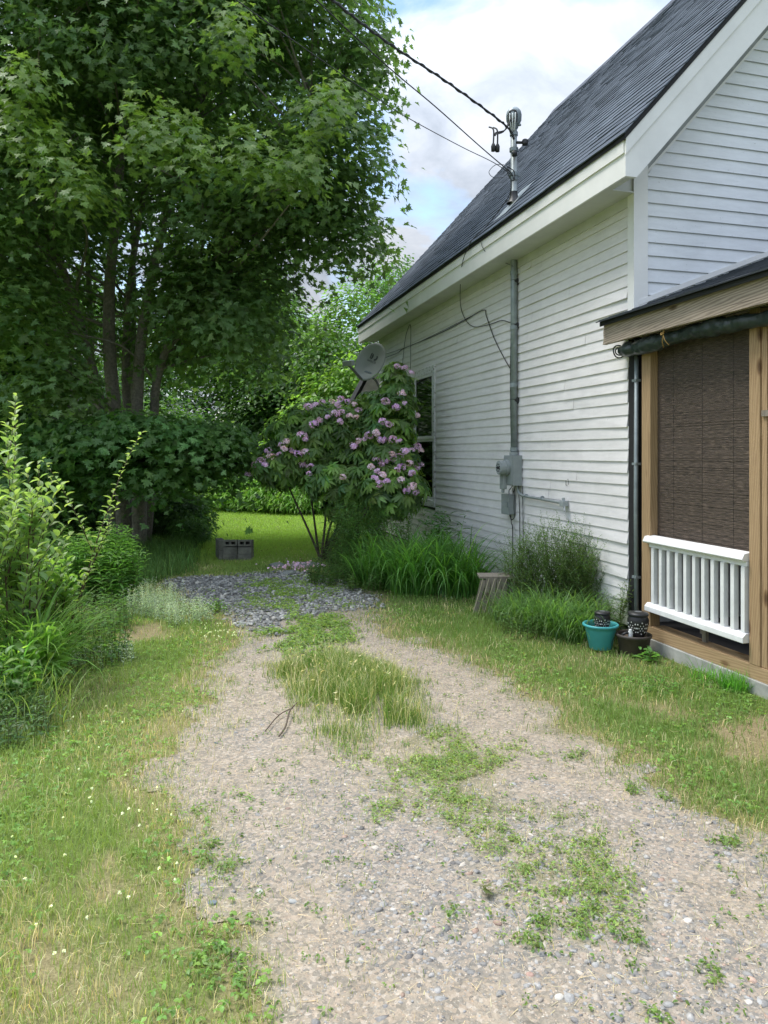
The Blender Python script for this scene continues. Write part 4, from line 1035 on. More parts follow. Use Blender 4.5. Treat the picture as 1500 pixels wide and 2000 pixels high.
def dflat(m, poly, h=.0):  # marks lie on the bowl
    vs = [];
    for x, y in poly: vs.append(dl(x, y, -.07 + .07 * ((x / ra) ** 2 + (y / rb) ** 2) + .004 + h))
    m.add(vs, [tuple(range(len(poly)))])
m = MB()
dsh = [(-.03, .05)] + [(-.03 + .0 + .068 * math.cos(t), .105 + .055 * math.sin(t)) for t in np.linspace(-1.57, 1.57, 10)] + [(-.03, .16)]
dflat(m, [(-.055 + .5 * (x + .03), y) for x, y in dsh[:]]); 
dflat(m, [(-.062, .05), (-.062, .17), (-.085, .155), (-.085, .065)])
sw = [(.005 + .075 * math.sin(t), .11 + .065 * -math.cos(t)) for t in np.linspace(.2, 2.2, 9)]; sw2 = [(.0 + .045 * math.sin(t), .115 + .04 * -math.cos(t)) for t in np.linspace(2.2, .2, 9)]
dflat(m, sw + sw2); m.build('emblem', M_LOGO, dish)
def dtext(txt, size, a, b, mat, ang=0):
    cu = bpy.data.curves.new('lettering', 'FONT'); cu.body = txt; cu.size = size; cu.align_x = 'CENTER'; cu.extrude = .0006
    o = bpy.data.objects.new('lettering', cu); COL.objects.link(o)
    dg = bpy.context.evaluated_depsgraph_get(); dg.update()
    me = bpy.data.meshes.new_from_object(o.evaluated_get(dg)); bpy.data.objects.remove(o)
    for v in me.vertices:
        x, y = v.co.x * math.cos(ang) - v.co.y * math.sin(ang) + a, v.co.x * math.sin(ang) + v.co.y * math.cos(ang) + b
        v.co = dl(x, y, -.07 + .07 * ((x / ra) ** 2 + (y / rb) ** 2) + .004 + v.co.z)
    link('lettering', me, mat, dish)
dtext('DIRECTV', .05, -.01, .005, M_LOGO); dtext('slimline', .055, .05, -.19, M_BLUELOGO, .12)
m = MB(); ab = dl(.02, -.34, -.05); lnb = DC + Vector((-.32, -.46, -.0))
lnb = Vector(P(681, 713, 12.2)); m.tube([ab, ab + (lnb - ab) * .5, lnb], .022, 8); m.build('feed_arm', M_INSUL, dish)
m = MB(); d = (DC - lnb).normalized(); s_ = d.cross(Vector((0, 0, 1))).normalized(); u_ = s_.cross(d)
def bx(m, c, a, b, w, h, dd):
    vs = [c + s_ * (w * i) + u_ * (h * j) + d * (dd * k) for k in (-1, 1) for j in (-1, 1) for i in (-1, 1)]
    m.add(vs, [(0, 2, 3, 1), (4, 5, 7, 6), (0, 1, 5, 4), (2, 6, 7, 3), (0, 4, 6, 2), (1, 3, 7, 5)])
bx(m, lnb + u_ * .03, 0, 0, .10, .045, .045); m.build('receiver', M_DISH, dish, bevel=.01)
m = MB(); foot = Vector((XW - .02, Wl(750, 775)[1], 2.62))
m.tube(smoothpts([dl(0, -.05, -.09), dl(0, -.2, -.13), P(733, 742, 12.8), P(742, 760, 13.1), foot], 6), .02, 10); m.build('mast', M_INSUL, dish, smooth=True)
m = MB(); m.box(XW - .024, XW - .016, foot.y - .06, foot.y + .06, 2.54, 2.70); m.build('foot_plate', M_INSUL, dish)

# ================================================================== POTS AND LANTERNS
def potat(px, zc, z=0): p = P(px, 885, zc); return p[0], p[1]
tx_, ty_ = potat(1173, 5.95)
pot = thing('teal_flower_pot', (tx_, ty_, 0), 'cracked teal plastic flower pot on the grass by the weeds', 'flower pot')
m = MB(); m.lathe([(0.001, .0), (.082, .0), (.09, .01), (.118, .145), (.121, .15), (.124, .178), (.130, .18), (.142, .186), (.145, .198), (.138, .206), (.126, .203), (.120, .19), (.112, .155)], tx_, ty_, .012, 48); m.build('shell', M_TEAL, pot, smooth=True)
m = MB(); m.lathe([(0.001, .165), (.114, .16)], tx_, ty_, .012, 30); m.build('soil', M_SOIL, pot, smooth=True)
m = MB(); cr = []
for a, z in ((-62, .02), (-60, .045), (-66, .06), (-64, .085), (-57, .10), (-50, .108)):
    r = .09 + (z / .145) * .028 + .0008; cr.append((tx_ + r * math.cos(math.radians(a)), ty_ + r * math.sin(math.radians(a)), .012 + z))
m.tube(cr, .0016, 5); m.build('crack', M_BLACK, pot)
bx_, by_ = potat(1238, 5.82)
pot2 = thing('brown_flower_pot', (bx_, by_, 0), 'wide dark brown flower pot against the porch corner', 'flower pot')
prof = [(0.001, 0), (.10, 0), (.108, .01), (.128, .13), (.136, .134), (.139, .15), (.132, .158), (.124, .15), (.122, .12)]
m = MB(); m.lathe(prof, bx_, by_, .01, 56); m.build('shell', M_BROWNP, pot2, smooth=True)
m = MB(); m.lathe([(0.001, .13), (.122, .125)], bx_, by_, .01, 30); m.build('soil', M_SOIL, pot2, smooth=True)
m = MB(); m.tube([(bx_ - .125, by_ - .02, .165), (bx_ - .09, by_ - .03, .185), (bx_ - .04, by_ - .03, .175)], .011, 8); m.build('hose_end', M_BLACK, pot2, smooth=True)
def lantern(x, y, z, s, lab):
    t = thing('solar_lantern', (x, y, z), lab, 'lantern', 'punched black solar lanterns')
    prof = [(.030, 0), (.042, .02), (.058, .06), (.066, .10), (.067, .125), (.058, .148), (.056, .152)]
    m = MB(); m.lathe([(a * s, b * s) for a, b in prof], x, y, z, 40); m.lathe([(0.001, 0), (.03 * s, 0)], x, y, z, 40); m.build('body', M_BLACK, t, smooth=True)
    m = MB(); m.lathe([(a * s, b * s) for a, b in [(.054, .149), (.064, .151), (.066, .160), (.060, .170), (.03, .174), (.001, .175)]], x, y, z, 40); m.build('cap', M_BLACK, t, smooth=True)
    m = MB(); m.lathe([(0.001, .1755 * s), (.024 * s, .1752 * s)], x, y, z, 24); m.build('solar_panel', M_INSUL, t, smooth=True)
    # punched holes: small bright lining discs set in the shell, in a daisy pattern
    m = MB(); ps = np.array(prof)
    def dot(a, zz, w):
        r = float(np.interp(zz, ps[:, 1], ps[:, 0])) * s + .0008; ca, sa = math.cos(a), math.sin(a)
        c0 = (x + r * ca, y + r * sa, z + zz * s); ww = w * s
        m.add([(c0[0] - sa * ww, c0[1] + ca * ww, c0[2]), (c0[0], c0[1], c0[2] + ww * 1.3), (c0[0] + sa * ww, c0[1] - ca * ww, c0[2]), (c0[0], c0[1], c0[2] - ww * 1.3)], [(0, 1, 2, 3)])
    for f in range(6):
        a0 = f * math.pi / 3 + .3 + math.pi
        for ring, cnt, w in ((.0, 1, .005), (.018, 6, .0036), (.036, 8, .0048)):
            for i in range(cnt):
                t_ = 2 * math.pi * i / cnt; zz = .078 + ring * math.sin(t_)
                if .025 < zz < .14: dot(a0 + ring * math.cos(t_) / .062, zz, w)
    m.build('punched_holes', M_HOLE, t)
M_HOLE = simple('lantern_lining', (.62, .62, .58), .6, 0, .2, 40, 0)
lantern(tx_ + .015, ty_ + .0, .145, .98, 'black punched lantern sunk in the teal pot')
lantern(bx_ + .025, by_ - .02, .13, 1.22, 'black punched lantern standing in the dark brown pot')
m = MB(); m.lathe([(0.001, 0), (.016, 0), (.018, .01), (.018, .05), (.012, .062), (.012, .07), (.0, .07)], bx_ - .055, by_ - .035, .142, 18)
tag(m.build('glass_jar', M_CURT, smooth=True), 'tiny pale jar leaning in the dark brown pot', 'jar')

# ================================================================== CINDER BLOCKS
def block(c, rz, tilt, lab, L_=.30, W_=.19, Hh=.19, upright=False):
    bm_ = MB(); wl = .028
    def loc(x, y, z):
        y2 = y * math.cos(tilt) - z * math.sin(tilt); z2 = y * math.sin(tilt) + z * math.cos(tilt)
        return (c[0] + x * math.cos(rz) - y2 * math.sin(rz), c[1] + x * math.sin(rz) + y2 * math.cos(rz), c[2] + z2)
    def b(x0, x1, y0, y1, z0, z1):
        k = len(bm_.v); q = MB(); q.box(x0, x1, y0, y1, z0, z1); bm_.add([loc(*v) for v in q.v], q.f)
    a, w, h = L_ / 2, W_ / 2, Hh
    # two square cells open on the front (-y) face, like the ends of hollow blocks
    b(-a, a, w - wl, w, 0, h); b(-a, a, -w, w - wl, 0, wl); b(-a, a, -w, w - wl, h - wl, h)
    for x in (-a, -wl / 2, a - wl): b(x, x + wl, -w, w - wl, wl, h - wl)
    o = bm_.build('cinder_block', M_BLOCK, bevel=.003); return tag(o, lab, 'cinder block', 'cinder blocks piled on the lawn')
def solid(c, rz, w, d, h, lab):
    q = MB(); q.box(-w / 2, w / 2, -d / 2, d / 2, 0, h); q2 = MB(); q2.add([(c[0] + x * math.cos(rz) - y * math.sin(rz), c[1] + x * math.sin(rz) + y * math.cos(rz), c[2] + z) for x, y, z in q.v], q.f)
    return tag(q2.build('cinder_block', M_BLOCK, bevel=.004), lab, 'cinder block', 'cinder blocks piled on the lawn')
bz = 10.95; rz = -YAW + .02
for px, lab in ((452, 'left'), (480, 'right')):
    c0 = P(px, 885, bz); c0[2] = 0; solid(c0, rz, .205, .25, .105, 'bottom block of the %s front column of the pile' % lab)
    c0[2] = .107; solid(c0, rz, .202, .22, .10, 'middle block of the %s front column of the pile' % lab)
    c0[2] = .209; block(c0, rz, -.10, 'hollow topmost block of the %s front column of the pile' % lab, .202, .20, .095)
for k, (dz, hh_) in enumerate(((0, .15), (.153, .145))):
    c0 = P(431, 885, bz + .1); c0[2] = dz; solid(c0, rz + .35, .10, .36, hh_, '%s narrow dark block standing at the left end of the pile' % ('lower', 'upper')[k])

# ================================================================== BROKEN BARREL PLANTER (old slats)
pl_c = P(968, 885, 7.45)
pl = thing('broken_wooden_planter', (pl_c[0], pl_c[1], 0), 'collapsing grey wooden slat planter between the lily clump and the weeds', 'planter')
for i, (dx, lean, w, h) in enumerate([(-.14, -.10, .055, .33), (-.085, -.07, .05, .345), (-.035, -.05, .05, .345), (.018, -.02, .05, .34), (.068, .0, .05, .34)]):
    m = MB(); x0 = dx; q = [(x0 + lean * .8 - w / 2 * .8, 0), (x0 + lean * .8 + w / 2 * .8, 0), (x0 + w / 2, h), (x0 - w / 2, h + random.uniform(-.008, .008))]
    vs = []
    for d_ in (-.02, 0):
        for x, z in q: yy = d_ - .12 + .25 * dx ** 2 * 4; vs.append((pl_c[0] + x * CA + yy * SA, pl_c[1] - x * SA + yy * CA, z))
    m.add(vs, [(0, 1, 2, 3), (7, 6, 5, 4), (0, 4, 5, 1), (1, 5, 6, 2), (2, 6, 7, 3), (3, 7, 4, 0)]); m.build('slat', M_OLDWOOD, pl)
m = MB(); A_ = lambda x, y, z: (pl_c[0] + x * CA + y * SA, pl_c[1] - x * SA + y * CA, z)
m.add([A_(-.18, -.13, .345), A_(.17, -.13, .345), A_(.17, .08, .35), A_(-.18, .08, .35), A_(-.18, -.13, .365), A_(.17, -.13, .365), A_(.17, .08, .37), A_(-.18, .08, .37)], [(0, 3, 2, 1), (4, 5, 6, 7), (0, 1, 5, 4), (1, 2, 6, 5), (2, 3, 7, 6), (3, 0, 4, 7)]); m.build('rim_board', M_OLDWOOD, pl)
m = MB(); m.tube([A_(.17, -.10, .34), A_(.10, -.05, 0)], .018, 6); m.build('prop_stick', M_OLDWOOD, pl)
m = MB()
for i in range(5): m.tube(smoothpts([A_(-.15 + i * .06, -.155, .35), A_(-.20 + i * .055, -.18, .18), A_(-.26 + i * .055, -.2, -.0)], 4), .0028, 5, (.5, .45, .3))
m.build('dry_stalk', M_STEM, pl, col=True)

# ================================================================== PLANTS
def strap_clump(name, c, n, length, width, col, lab, catg, spread=.15, lean=(.45, 1.2), up=.9, parent=None, seg=7, az=None):
    root = thing(name, (c[0], c[1], 0), lab, catg)
    az = RNG.uniform(0, 2 * np.pi, n) if az is None else az(n)
    r0 = spread * np.sqrt(RNG.random(n)); a0 = RNG.uniform(0, 2 * np.pi, n)
    p = np.column_stack([c[0] + r0 * np.cos(a0), c[1] + r0 * np.sin(a0), np.zeros(n)])
    L_ = length * RNG.uniform(.55, 1.15, n); d = np.column_stack([np.cos(az), np.sin(az), 0 * az]); sd_ = np.column_stack([-np.sin(az), np.cos(az), 0 * az])
    ang0 = np.pi / 2 - RNG.uniform(.05, .6, n); curl = RNG.uniform(*lean, n) * 2.6
    rows = []; pos = p.copy()
    for i in range(seg + 1):
        t = i / seg; w = width * RNG.uniform(.9, 1.1) * (1 - t ** 2.2) * .5 + .0004
        rows += [pos - sd_ * w, pos + sd_ * w]
        a = ang0 - curl * (t ** 1.6); pos = pos + (d * np.cos(a)[:, None] + np.array([[0, 0, 1.]]) * np.sin(a)[:, None]) * (L_ / seg)[:, None]
        pos[:, 2] = np.maximum(pos[:, 2], .02)
    V = np.stack(rows, 1); k = V.shape[1]; T = []
    for i in range(seg): T += [(2 * i, 2 * i + 1, 2 * i + 3), (2 * i, 2 * i + 3, 2 * i + 2)]
    T = np.array(T)[None] + (np.arange(n) * k)[:, None, None]; C = np.repeat(vary(col, n, .22)[:, None], k, 1)
    trimesh('leaves', V.reshape(-1, 3), T.reshape(-1, 3), C.reshape(-1, 3), M_LEAF, root); return root
def leafy_stems(name, bases, heights, leans, tpl, ls, spacing, col, lab, catg, stemcol=(.10, .12, .04), stemr=.003, droop=.2, up=.25, group=None, side=0, tipcol=None, branches=0):
    cx, cy = np.mean([b[0] for b in bases]), np.mean([b[1] for b in bases])
    root = thing(name, (cx, cy, 0), lab, catg, group); m = MB(); pos, tip, nr, sc, cc = [], [], [], [], []
    def run(p0, dirv, h, rr, depth=0):
        n = max(4, int(h / .12)); pts = [np.array(p0, float)]; dv = np.array(dirv, float)
        for i in range(n):
            dv = dv + np.array([random.gauss(0, .05), random.gauss(0, .05), -.012 * droop * i]); dv /= np.linalg.norm(dv); pts.append(pts[-1] + dv * h / n)
        m.tube(pts, [rr * (1 - .8 * i / n) for i in range(n + 1)], 5, stemcol, False)
        nl = int(h / spacing); a = random.uniform(0, 6)
        for k in range(nl):
            t = (k + .5) / nl * .97 + .03
            if t < (.12 if depth == 0 else .05): continue
            f = t * n; i = min(int(f), n - 1); p = pts[i] * (1 - f + i) + pts[i + 1] * (f - i); a += 2.4
            ax = dv if depth else np.array([0, 0, 1.]); o = np.array([math.cos(a), math.sin(a), 0])
            pos.append(p); tip.append(o + np.array([0, 0, up * (1 + t) - droop * (1 - t)])); nr.append(np.array([0, 0, 1.]) - (.3 + .75 * up) * o + np.random.default_rng(k).normal(0, .25, 3))
            s = ls * random.uniform(.7, 1.2) * (1 - .35 * t ** 3); sc.append(s); cc.append(t)
        if depth == 0 and branches:
            for b in range(branches):
                t = random.uniform(.25, .85); i = int(t * n); a2 = random.uniform(0, 6.28)
                run(pts[i], (math.cos(a2) * .5, math.sin(a2) * .5, .9), h * (1 - t) * random.uniform(.5, .9) + .08, rr * .6, 1)
    for b, h in zip(bases, heights):
        l_ = (leans[0] + random.gauss(0, .1), leans[1] + random.gauss(0, .1)); run((b[0], b[1], 0), (l_[0], l_[1], 1), h, stemr)
    m.build('stem', M_STEM, root, col=True)
    n = len(pos); C = vary(col, n, .18); t = np.array(cc)[:, None]
    if tipcol is not None: C = C * (1 - t ** 2 * .8) + vary(tipcol, n, .15) * t ** 2 * .8
    V, T, C = place(tpl[0], tpl[1], np.array(pos), np.array(nr), np.array(tip), np.array(sc), C)
    trimesh('leaves', V, T, C, M_LEAF, root); return root
def disc(c, r, n): return [(c[0] + r * math.sqrt(random.random()) * math.cos(a), c[1] + r * math.sqrt(random.random()) * math.sin(a)) for a in np.random.default_rng(n).uniform(0, 6.28, n)]
def gz(px, zc): p = P(px, 885, zc); return (p[0], p[1])
# day lilies along the wall
strap_clump('day_lily', gz(745, 8.75), 420, .88, .016, (.085, .20, .035), 'arching day lily clump nearest the rhododendron', 'day lily', .30)
strap_clump('day_lily', gz(815, 8.35), 480, .95, .017, (.095, .225, .04), 'big day lily clump in the middle of the wall bed', 'day lily', .30)
strap_clump('day_lily', gz(895, 8.25), 420, .95, .016, (.09, .215, .038), 'day lily clump nearest the broken planter', 'day lily', .24)
strap_clump('day_lily', gz(835, 9.0), 300, .92, .016, (.08, .19, .035), 'day lily clump at the back against the wall', 'day lily', .3)
# fennel like bush and shoots near rhododendron foot
leafy_stems('feathery_perennial', disc(gz(668, 9.9), .2, 40), [random.uniform(.45, .8) for _ in range(40)], (0, 0), LANCE, .07, .022, (.09, .18, .05), 'fine leaved green perennial hiding the rhododendron stems', 'perennial', droop=.1, up=.4)
leafy_stems('feathery_perennial', disc(gz(700, 9.5), .32, 70), [random.uniform(.7, 1.1) for _ in range(70)], (0, 0), LANCE, .075, .022, (.075, .17, .045), 'fine leaved green perennial under the rhododendron', 'perennial', droop=.1, up=.4)
leafy_stems('feathery_perennial', disc(gz(760, 9.6), .3, 50), [random.uniform(.7, 1.05) for _ in range(50)], (0, 0), LANCE, .075, .024, (.085, .18, .045), 'fine leaved green perennial below the window', 'perennial', droop=.1, up=.4)
leafy_stems('lily_stalk', [gz(652, 9.6), gz(648, 9.7)], [.95, .75], (0, 0), LANCE, .10, .02, (.05, .10, .03), 'upright dark leafy stalk at the left edge of the wall bed', 'lily', droop=.5, up=0)
leafy_stems('lily_stalk', [gz(660, 9.4), gz(668, 9.3)], [.55, .6], (-.6, -.1), LANCE, .10, .02, (.055, .11, .03), 'leafy stalk leaning left over the lawn edge', 'lily', droop=.5, up=0)
leafy_stems('broadleaf_perennial', disc(gz(860, 9.3), .2, 22), [random.uniform(.7, .95) for _ in range(22)], (0, 0), LANCE, .15, .05, (.06, .15, .035), 'glossy leaved plant rising behind the day lilies', 'perennial', droop=.5, up=.1)
leafy_stems('low_edging_plant', disc(gz(655, 8.9), .35, 90), [random.uniform(.12, .35) for _ in range(90)], (0, 0), OVAL, .05, .02, (.07, .14, .035), 'low green ground plants at the corner of the gravel', 'plant', droop=.1)
leafy_stems('low_edging_plant', disc(gz(715, 8.5), .25, 50), [random.uniform(.1, .25) for _ in range(50)], (0, 0), OVAL, .045, .02, (.09, .16, .04), 'low green weeds at the foot of the day lilies', 'plant', droop=.1)
# wispy weeds against the wall
def wall_weeds(px, zc, r, n, h, lab, **kw):
    return leafy_stems('tall_weed', disc(gz(px, zc), r, n), [random.uniform(.55, 1) * h for _ in range(n)], (0, 0), LANCE, .042, .022, (.085, .155, .05), lab, 'weed', stemr=.0028, up=.7, branches=5, **kw)
wall_weeds(1048, 7.1, .17, 38, 1.02, 'wispy tall weed left of centre against the siding')
wall_weeds(1100, 6.95, .18, 42, 1.12, 'tallest wispy weed against the white siding')
wall_weeds(1145, 6.75, .15, 32, 1.0, 'wispy weed nearest the teal pot against the siding')
wall_weeds(1010, 7.4, .12, 14, .75, 'thin weed behind the broken planter')
leafy_stems('yarrow', disc(gz(1190, 6.25), .10, 9), [random.uniform(.35, .55) for _ in range(9)], (.12, 0), LANCE, .05, .03, (.10, .16, .06), 'dark headed yarrow leaning behind the flower pots', 'yarrow', up=.5, branches=3)
strap_clump('soft_fern_grass', gz(1075, 6.7), 900, .55, .008, (.12, .22, .06), 'soft mound of drooping green grass below the weeds', 'grass clump', .34, (.5, 1.1))
strap_clump('soft_fern_grass', gz(1125, 6.35), 800, .5, .008, (.12, .225, .06), 'soft mound of drooping grass beside the teal pot', 'grass clump', .26, (.5, 1.1))
strap_clump('soft_fern_grass', gz(1010, 7.0), 400, .36, .007, (.12, .21, .06), 'low grass mound at the foot of the broken planter', 'grass clump', .26, (.4, 1.0))
leafy_stems('ground_weeds', disc(gz(1060, 6.5), .42, 120), [random.uniform(.08, .25) for _ in range(120)], (0, 0), LANCE, .045, .02, (.12, .205, .06), 'low weeds spilling onto the lawn below the siding', 'weed')
for px, zc, n, s_, lab in ((1470, 4.98, 260, .16, 'bright grass tuft at the foot of the porch door post'), (1375, 5.15, 60, .16, 'sparse grass blades against the concrete porch footing')):
    c_ = gz(px, zc); strap_clump('grass_tuft', (min(c_[0], 3.60), c_[1]), n, s_, .005, (.10, .27, .035), lab, 'grass clump', .10, (.1, .7))
leafy_stems('small_weed', disc(gz(1262, 5.62), .07, 9), [.1] * 9, (0, 0), OVAL, .07, .03, (.10, .22, .05), 'broad leaved weed in front of the dark brown pot', 'weed')
# a few low plants in the right lawn
for px, py, lab in ((1395, 1338, 'leafy weed patch in the lawn below the porch footing'), (1290, 1345, 'small leafy weed patch in the lawn below the pots')):
    c_ = G(px, py); leafy_stems('lawn_weed', disc(c_, .14, 26), [random.uniform(.03, .07) for _ in range(26)], (0, 0), LANCE, .045, .01, (.12, .25, .05), lab, 'weed')
# left border
def shrub(px, zc, bases, h, lean, lab, col=(.145, .235, .075), tip=(.27, .35, .13), ls=.10, br=3, r=.15, sp_=.036, up=1.2):
    return leafy_stems('broadleaf_shrub', disc(gz(px, zc), r, bases), [random.uniform(.72, 1) * h for _ in range(bases)], lean, OVAL, ls, sp_, col, lab, 'shrub', stemcol=(.09, .06, .04), stemr=.008, up=up, tipcol=tip, branches=br)
shrub(62, 5.3, 6, 2.12, (-.02, 0), 'tall light green shrub with upright tips at the left edge', r=.08)
shrub(15, 5.0, 7, 1.85, (-.05, 0), 'light green shrub cut by the left edge of the photo', r=.18)
shrub(-330, 5.2, 7, 1.7, (0, 0), 'light green shrub well outside the left edge', r=.3)
shrub(-90, 4.9, 7, 1.8, (-.05, 0), 'light green shrub just outside the left edge', r=.25)
shrub(85, 5.9, 9, .95, (-.02, 0), 'lower leafy shrub filling between the tall one and the goldenrod', (.115, .22, .045), (.2, .32, .07), r=.22)
shrub(30, 5.6, 9, 1.1, (0, 0), 'dense lower shrub behind the grass clump at the left', (.09, .18, .04), (.18, .3, .06), r=.3)
leafy_stems('arching_shoot', [gz(112, 5.65), gz(118, 5.7)], [1.95, 1.3], (.30, .05), OVAL, .075, .026, (.16, .24, .08), 'single shoot arching right with round pale leaves', 'shrub', stemcol=(.07, .045, .03), stemr=.009, up=.6, tipcol=(.27, .35, .13), branches=1)
for px, zc, n, h, lab in ((165, 7.6, 55, .78, 'left part of the dense goldenrod stand'), (215, 7.7, 60, .86, 'tallest middle part of the goldenrod stand'), (244, 7.5, 40, .70, 'right edge of the goldenrod stand')):
    leafy_stems('goldenrod', disc(gz(px, zc), .2, n), [random.uniform(.82, 1) * h for _ in range(n)], (.03, 0), LANCE, .095, .021, (.085, .20, .04), lab, 'goldenrod', up=.35, tipcol=(.15, .29, .06))
leafy_stems('goldenrod', disc(gz(120, 7.9), .3, 55), [random.uniform(.7, 1) * .85 for _ in range(55)], (0, 0), LANCE, .09, .024, (.08, .18, .04), 'goldenrod hidden partly behind the light green shrub', 'goldenrod', up=.35)
leafy_stems('goldenrod', disc(gz(20, 8.2), .45, 70), [random.uniform(.7, 1) * 1.0 for _ in range(70)], (0, 0), LANCE, .09, .026, (.07, .16, .035), 'goldenrod at the far left behind the shrubs', 'goldenrod', up=.35)
strap_clump('iris_clump', gz(60, 4.95), 420, .8, .016, (.16, .28, .06), 'arching strap leaved clump in front of the left shrubs', 'grass clump', .16, (.4, 1.0))
strap_clump('iris_clump', gz(-10, 4.6), 200, .6, .016, (.10, .21, .04), 'strap leaved clump at the extreme left edge', 'grass clump', .18, (.3, 1.0))
leafy_stems('leafy_perennial', disc(gz(65, 4.75), .14, 16), [random.uniform(.3, .55) for _ in range(16)], (.1, -.1), OVAL, .11, .04, (.12, .25, .045), 'low yellow green broad leaved plant at the border front', 'perennial', tipcol=(.22, .34, .06))
leafy_stems('leafy_perennial', disc(gz(10, 4.4), .16, 18), [random.uniform(.25, .5) for _ in range(18)], (.1, -.1), OVAL, .09, .04, (.09, .19, .04), 'low dark green broad leaved plant at the left edge', 'perennial')
leafy_stems('border_weeds', disc(gz(150, 5.6), .38, 120), [random.uniform(.12, .4) for _ in range(120)], (0, 0), OVAL, .045, .022, (.10, .19, .045), 'mixed low weeds at the foot of the goldenrod', 'weed')
leafy_stems('border_weeds', disc(gz(190, 6.6), .33, 110), [random.uniform(.15, .4) for _ in range(110)], (0, 0), LANCE, .055, .022, (.09, .18, .045), 'mixed low weeds between goldenrod and silvery plants', 'weed')
leafy_stems('border_weeds', disc(gz(30, 4.1), .25, 80), [random.uniform(.1, .28) for _ in range(80)], (0, 0), LANCE, .05, .022, (.08, .15, .05), 'low weeds at the lower end of the left border', 'weed')
strap_clump('long_grass', gz(60, 4.35), 120, .5, .004, (.20, .27, .08), 'long thin grass blades leaning out of the left border', 'grass clump', .25, (.3, 1.1))
for px, zc, n, h, lab in ((300, 7.25, 150, .34, 'larger patch of silvery grey plants by the gravel'), (360, 6.95, 110, .26, 'smaller silvery patch at the edge of the gravel'), (195, 5.6, 60, .2, 'silvery patch in front of the left border')):
    leafy_stems('silver_plant', disc(gz(px, zc), .28, n), [random.uniform(.5, 1) * h for _ in range(n)], (0, 0), LANCE, .03, .012, (.36, .43, .36), lab, 'silver plant', stemcol=(.25, .3, .22), stemr=.002, up=.6, tipcol=(.50, .54, .47))
leafy_stems('border_weeds', disc(gz(395, 7.3), .25, 60), [random.uniform(.06, .16) for _ in range(60)], (0, 0), OVAL, .04, .02, (.14, .25, .05), 'low bright weeds between silvery plants and slate gravel', 'weed')

# ---- rhododendron
rh = thing('rhododendron', (*gz(655, 10.8), 0), 'large rhododendron with lilac flowers in front of the house window', 'rhododendron')
m = MB(); rb = np.array([*gz(650, 10.8), 0.])
ells = [(P(640, 850, 10.7), (.95, .75, .50)), (P(758, 880, 10.3), (.42, .5, .85)), (P(772, 790, 10.5), (.28, .3, .62)), (P(560, 905, 10.6), (.55, .5, .33)), (P(700, 930, 10.4), (.8, .55, .45)), (P(770, 955, 9.9), (.45, .4, .35)), (P(735, 815, 10.6), (.4, .4, .4)), (P(700, 985, 10.5), (.5, .4, .28))]
def inells(p, s=1.): return np.any([(((p - c) / (np.array(r) * s)) ** 2).sum(1) < 1 for c, r in ells], 0)
wc, wo_ = [], []
for c, r in ells:
    n = int(900 * r[0] * r[2]) + 60; d = norm(R3(n)); q = c + d * np.array(r) * (RNG.uniform(.5, 1.05, n) ** .5)[:, None]; wc.append(q); wo_.append(d)
wc = np.concatenate(wc); wo_ = np.concatenate(wo_); k = (wc[:, 0] < 3.22) & (wc[:, 2] > .35); wc, wo_ = wc[k], wo_[k]
n = len(wc); Vs = []; axis = norm(wo_ * .8 + [0, 0, .75] + R3(n, .2)); ccol = vary((.11, .19, .06), n, .28); light = RNG.random(n) < .28; ccol[light] = vary((.17, .29, .06), n, .15)[light]
e1 = norm(np.cross(axis, np.array([[.3, .2, .9]]))); e2 = np.cross(axis, e1)
for j in range(10):
    a = j * .628 + RNG.uniform(0, .4, n); rad = e1 * np.cos(a)[:, None] + e2 * np.sin(a)[:, None]
    tip = rad + axis * RNG.uniform(-.25, .55, n)[:, None] - np.array([[0, 0, .35]])
    Vs.append(place(RHODO[0], RHODO[1], wc, axis + R3(n, .15), tip, RNG.uniform(.10, .155, n), ccol * np.exp(RNG.normal(0, .12, (n, 1)))))
V, T, C = cat(Vs); trimesh('foliage', V, T, C, M_LEAF, rh)
for i in range(16):
    c, r = ells[i % len(ells)]; e_ = c + np.array([random.uniform(-.7, .7) * r[0], random.uniform(-.6, .6) * r[1], random.uniform(-.4, .5) * r[2]]); e_[0] = min(e_[0], 3.5)
    b = rb + [random.uniform(-.2, .25), random.uniform(-.15, .15), 0]
    m.tube(smoothpts([b, b * .75 + e_ * .25 + [random.uniform(-.08, .08), 0, .1], b * .35 + e_ * .65, e_], 4), [.02 * (1 - .05 * k) for k in range(13)], 6, (.09, .07, .055))
m.build('stems', M_BARK, rh, col=True)
FL = [(615, 792), (630, 786), (648, 784), (662, 790), (678, 783), (692, 790), (700, 800), (655, 808), (640, 815), (668, 805), (683, 812), (625, 820), (612, 828), (695, 815), (663, 822), (602, 795), (590, 850), (597, 858), (560, 862), (552, 870), (525, 880), (530, 892), (510, 898), (500, 908), (518, 908), (545, 888), (556, 876), (570, 880), (582, 885), (597, 882), (608, 888), (590, 908), (606, 912), (603, 925), (735, 845), (722, 850), (745, 858), (700, 862), (712, 858), (690, 872), (735, 898), (745, 908), (725, 912), (738, 920), (752, 900), (765, 886), (780, 890), (790, 882), (803, 880), (815, 872), (822, 880), (770, 896), (785, 912), (798, 905), (812, 915), (822, 908), (805, 925), (775, 918), (748, 928), (740, 945), (756, 940), (668, 932), (790, 718), (776, 716), (803, 728), (752, 785), (785, 768), (790, 788), (775, 795), (815, 812), (760, 828), (748, 824), (780, 862), (768, 858), (806, 950), (812, 962), (795, 958), (785, 938), (487, 926), (665, 780), (732, 935)]
proto = None
m_ = 12
for i in range(3): pass
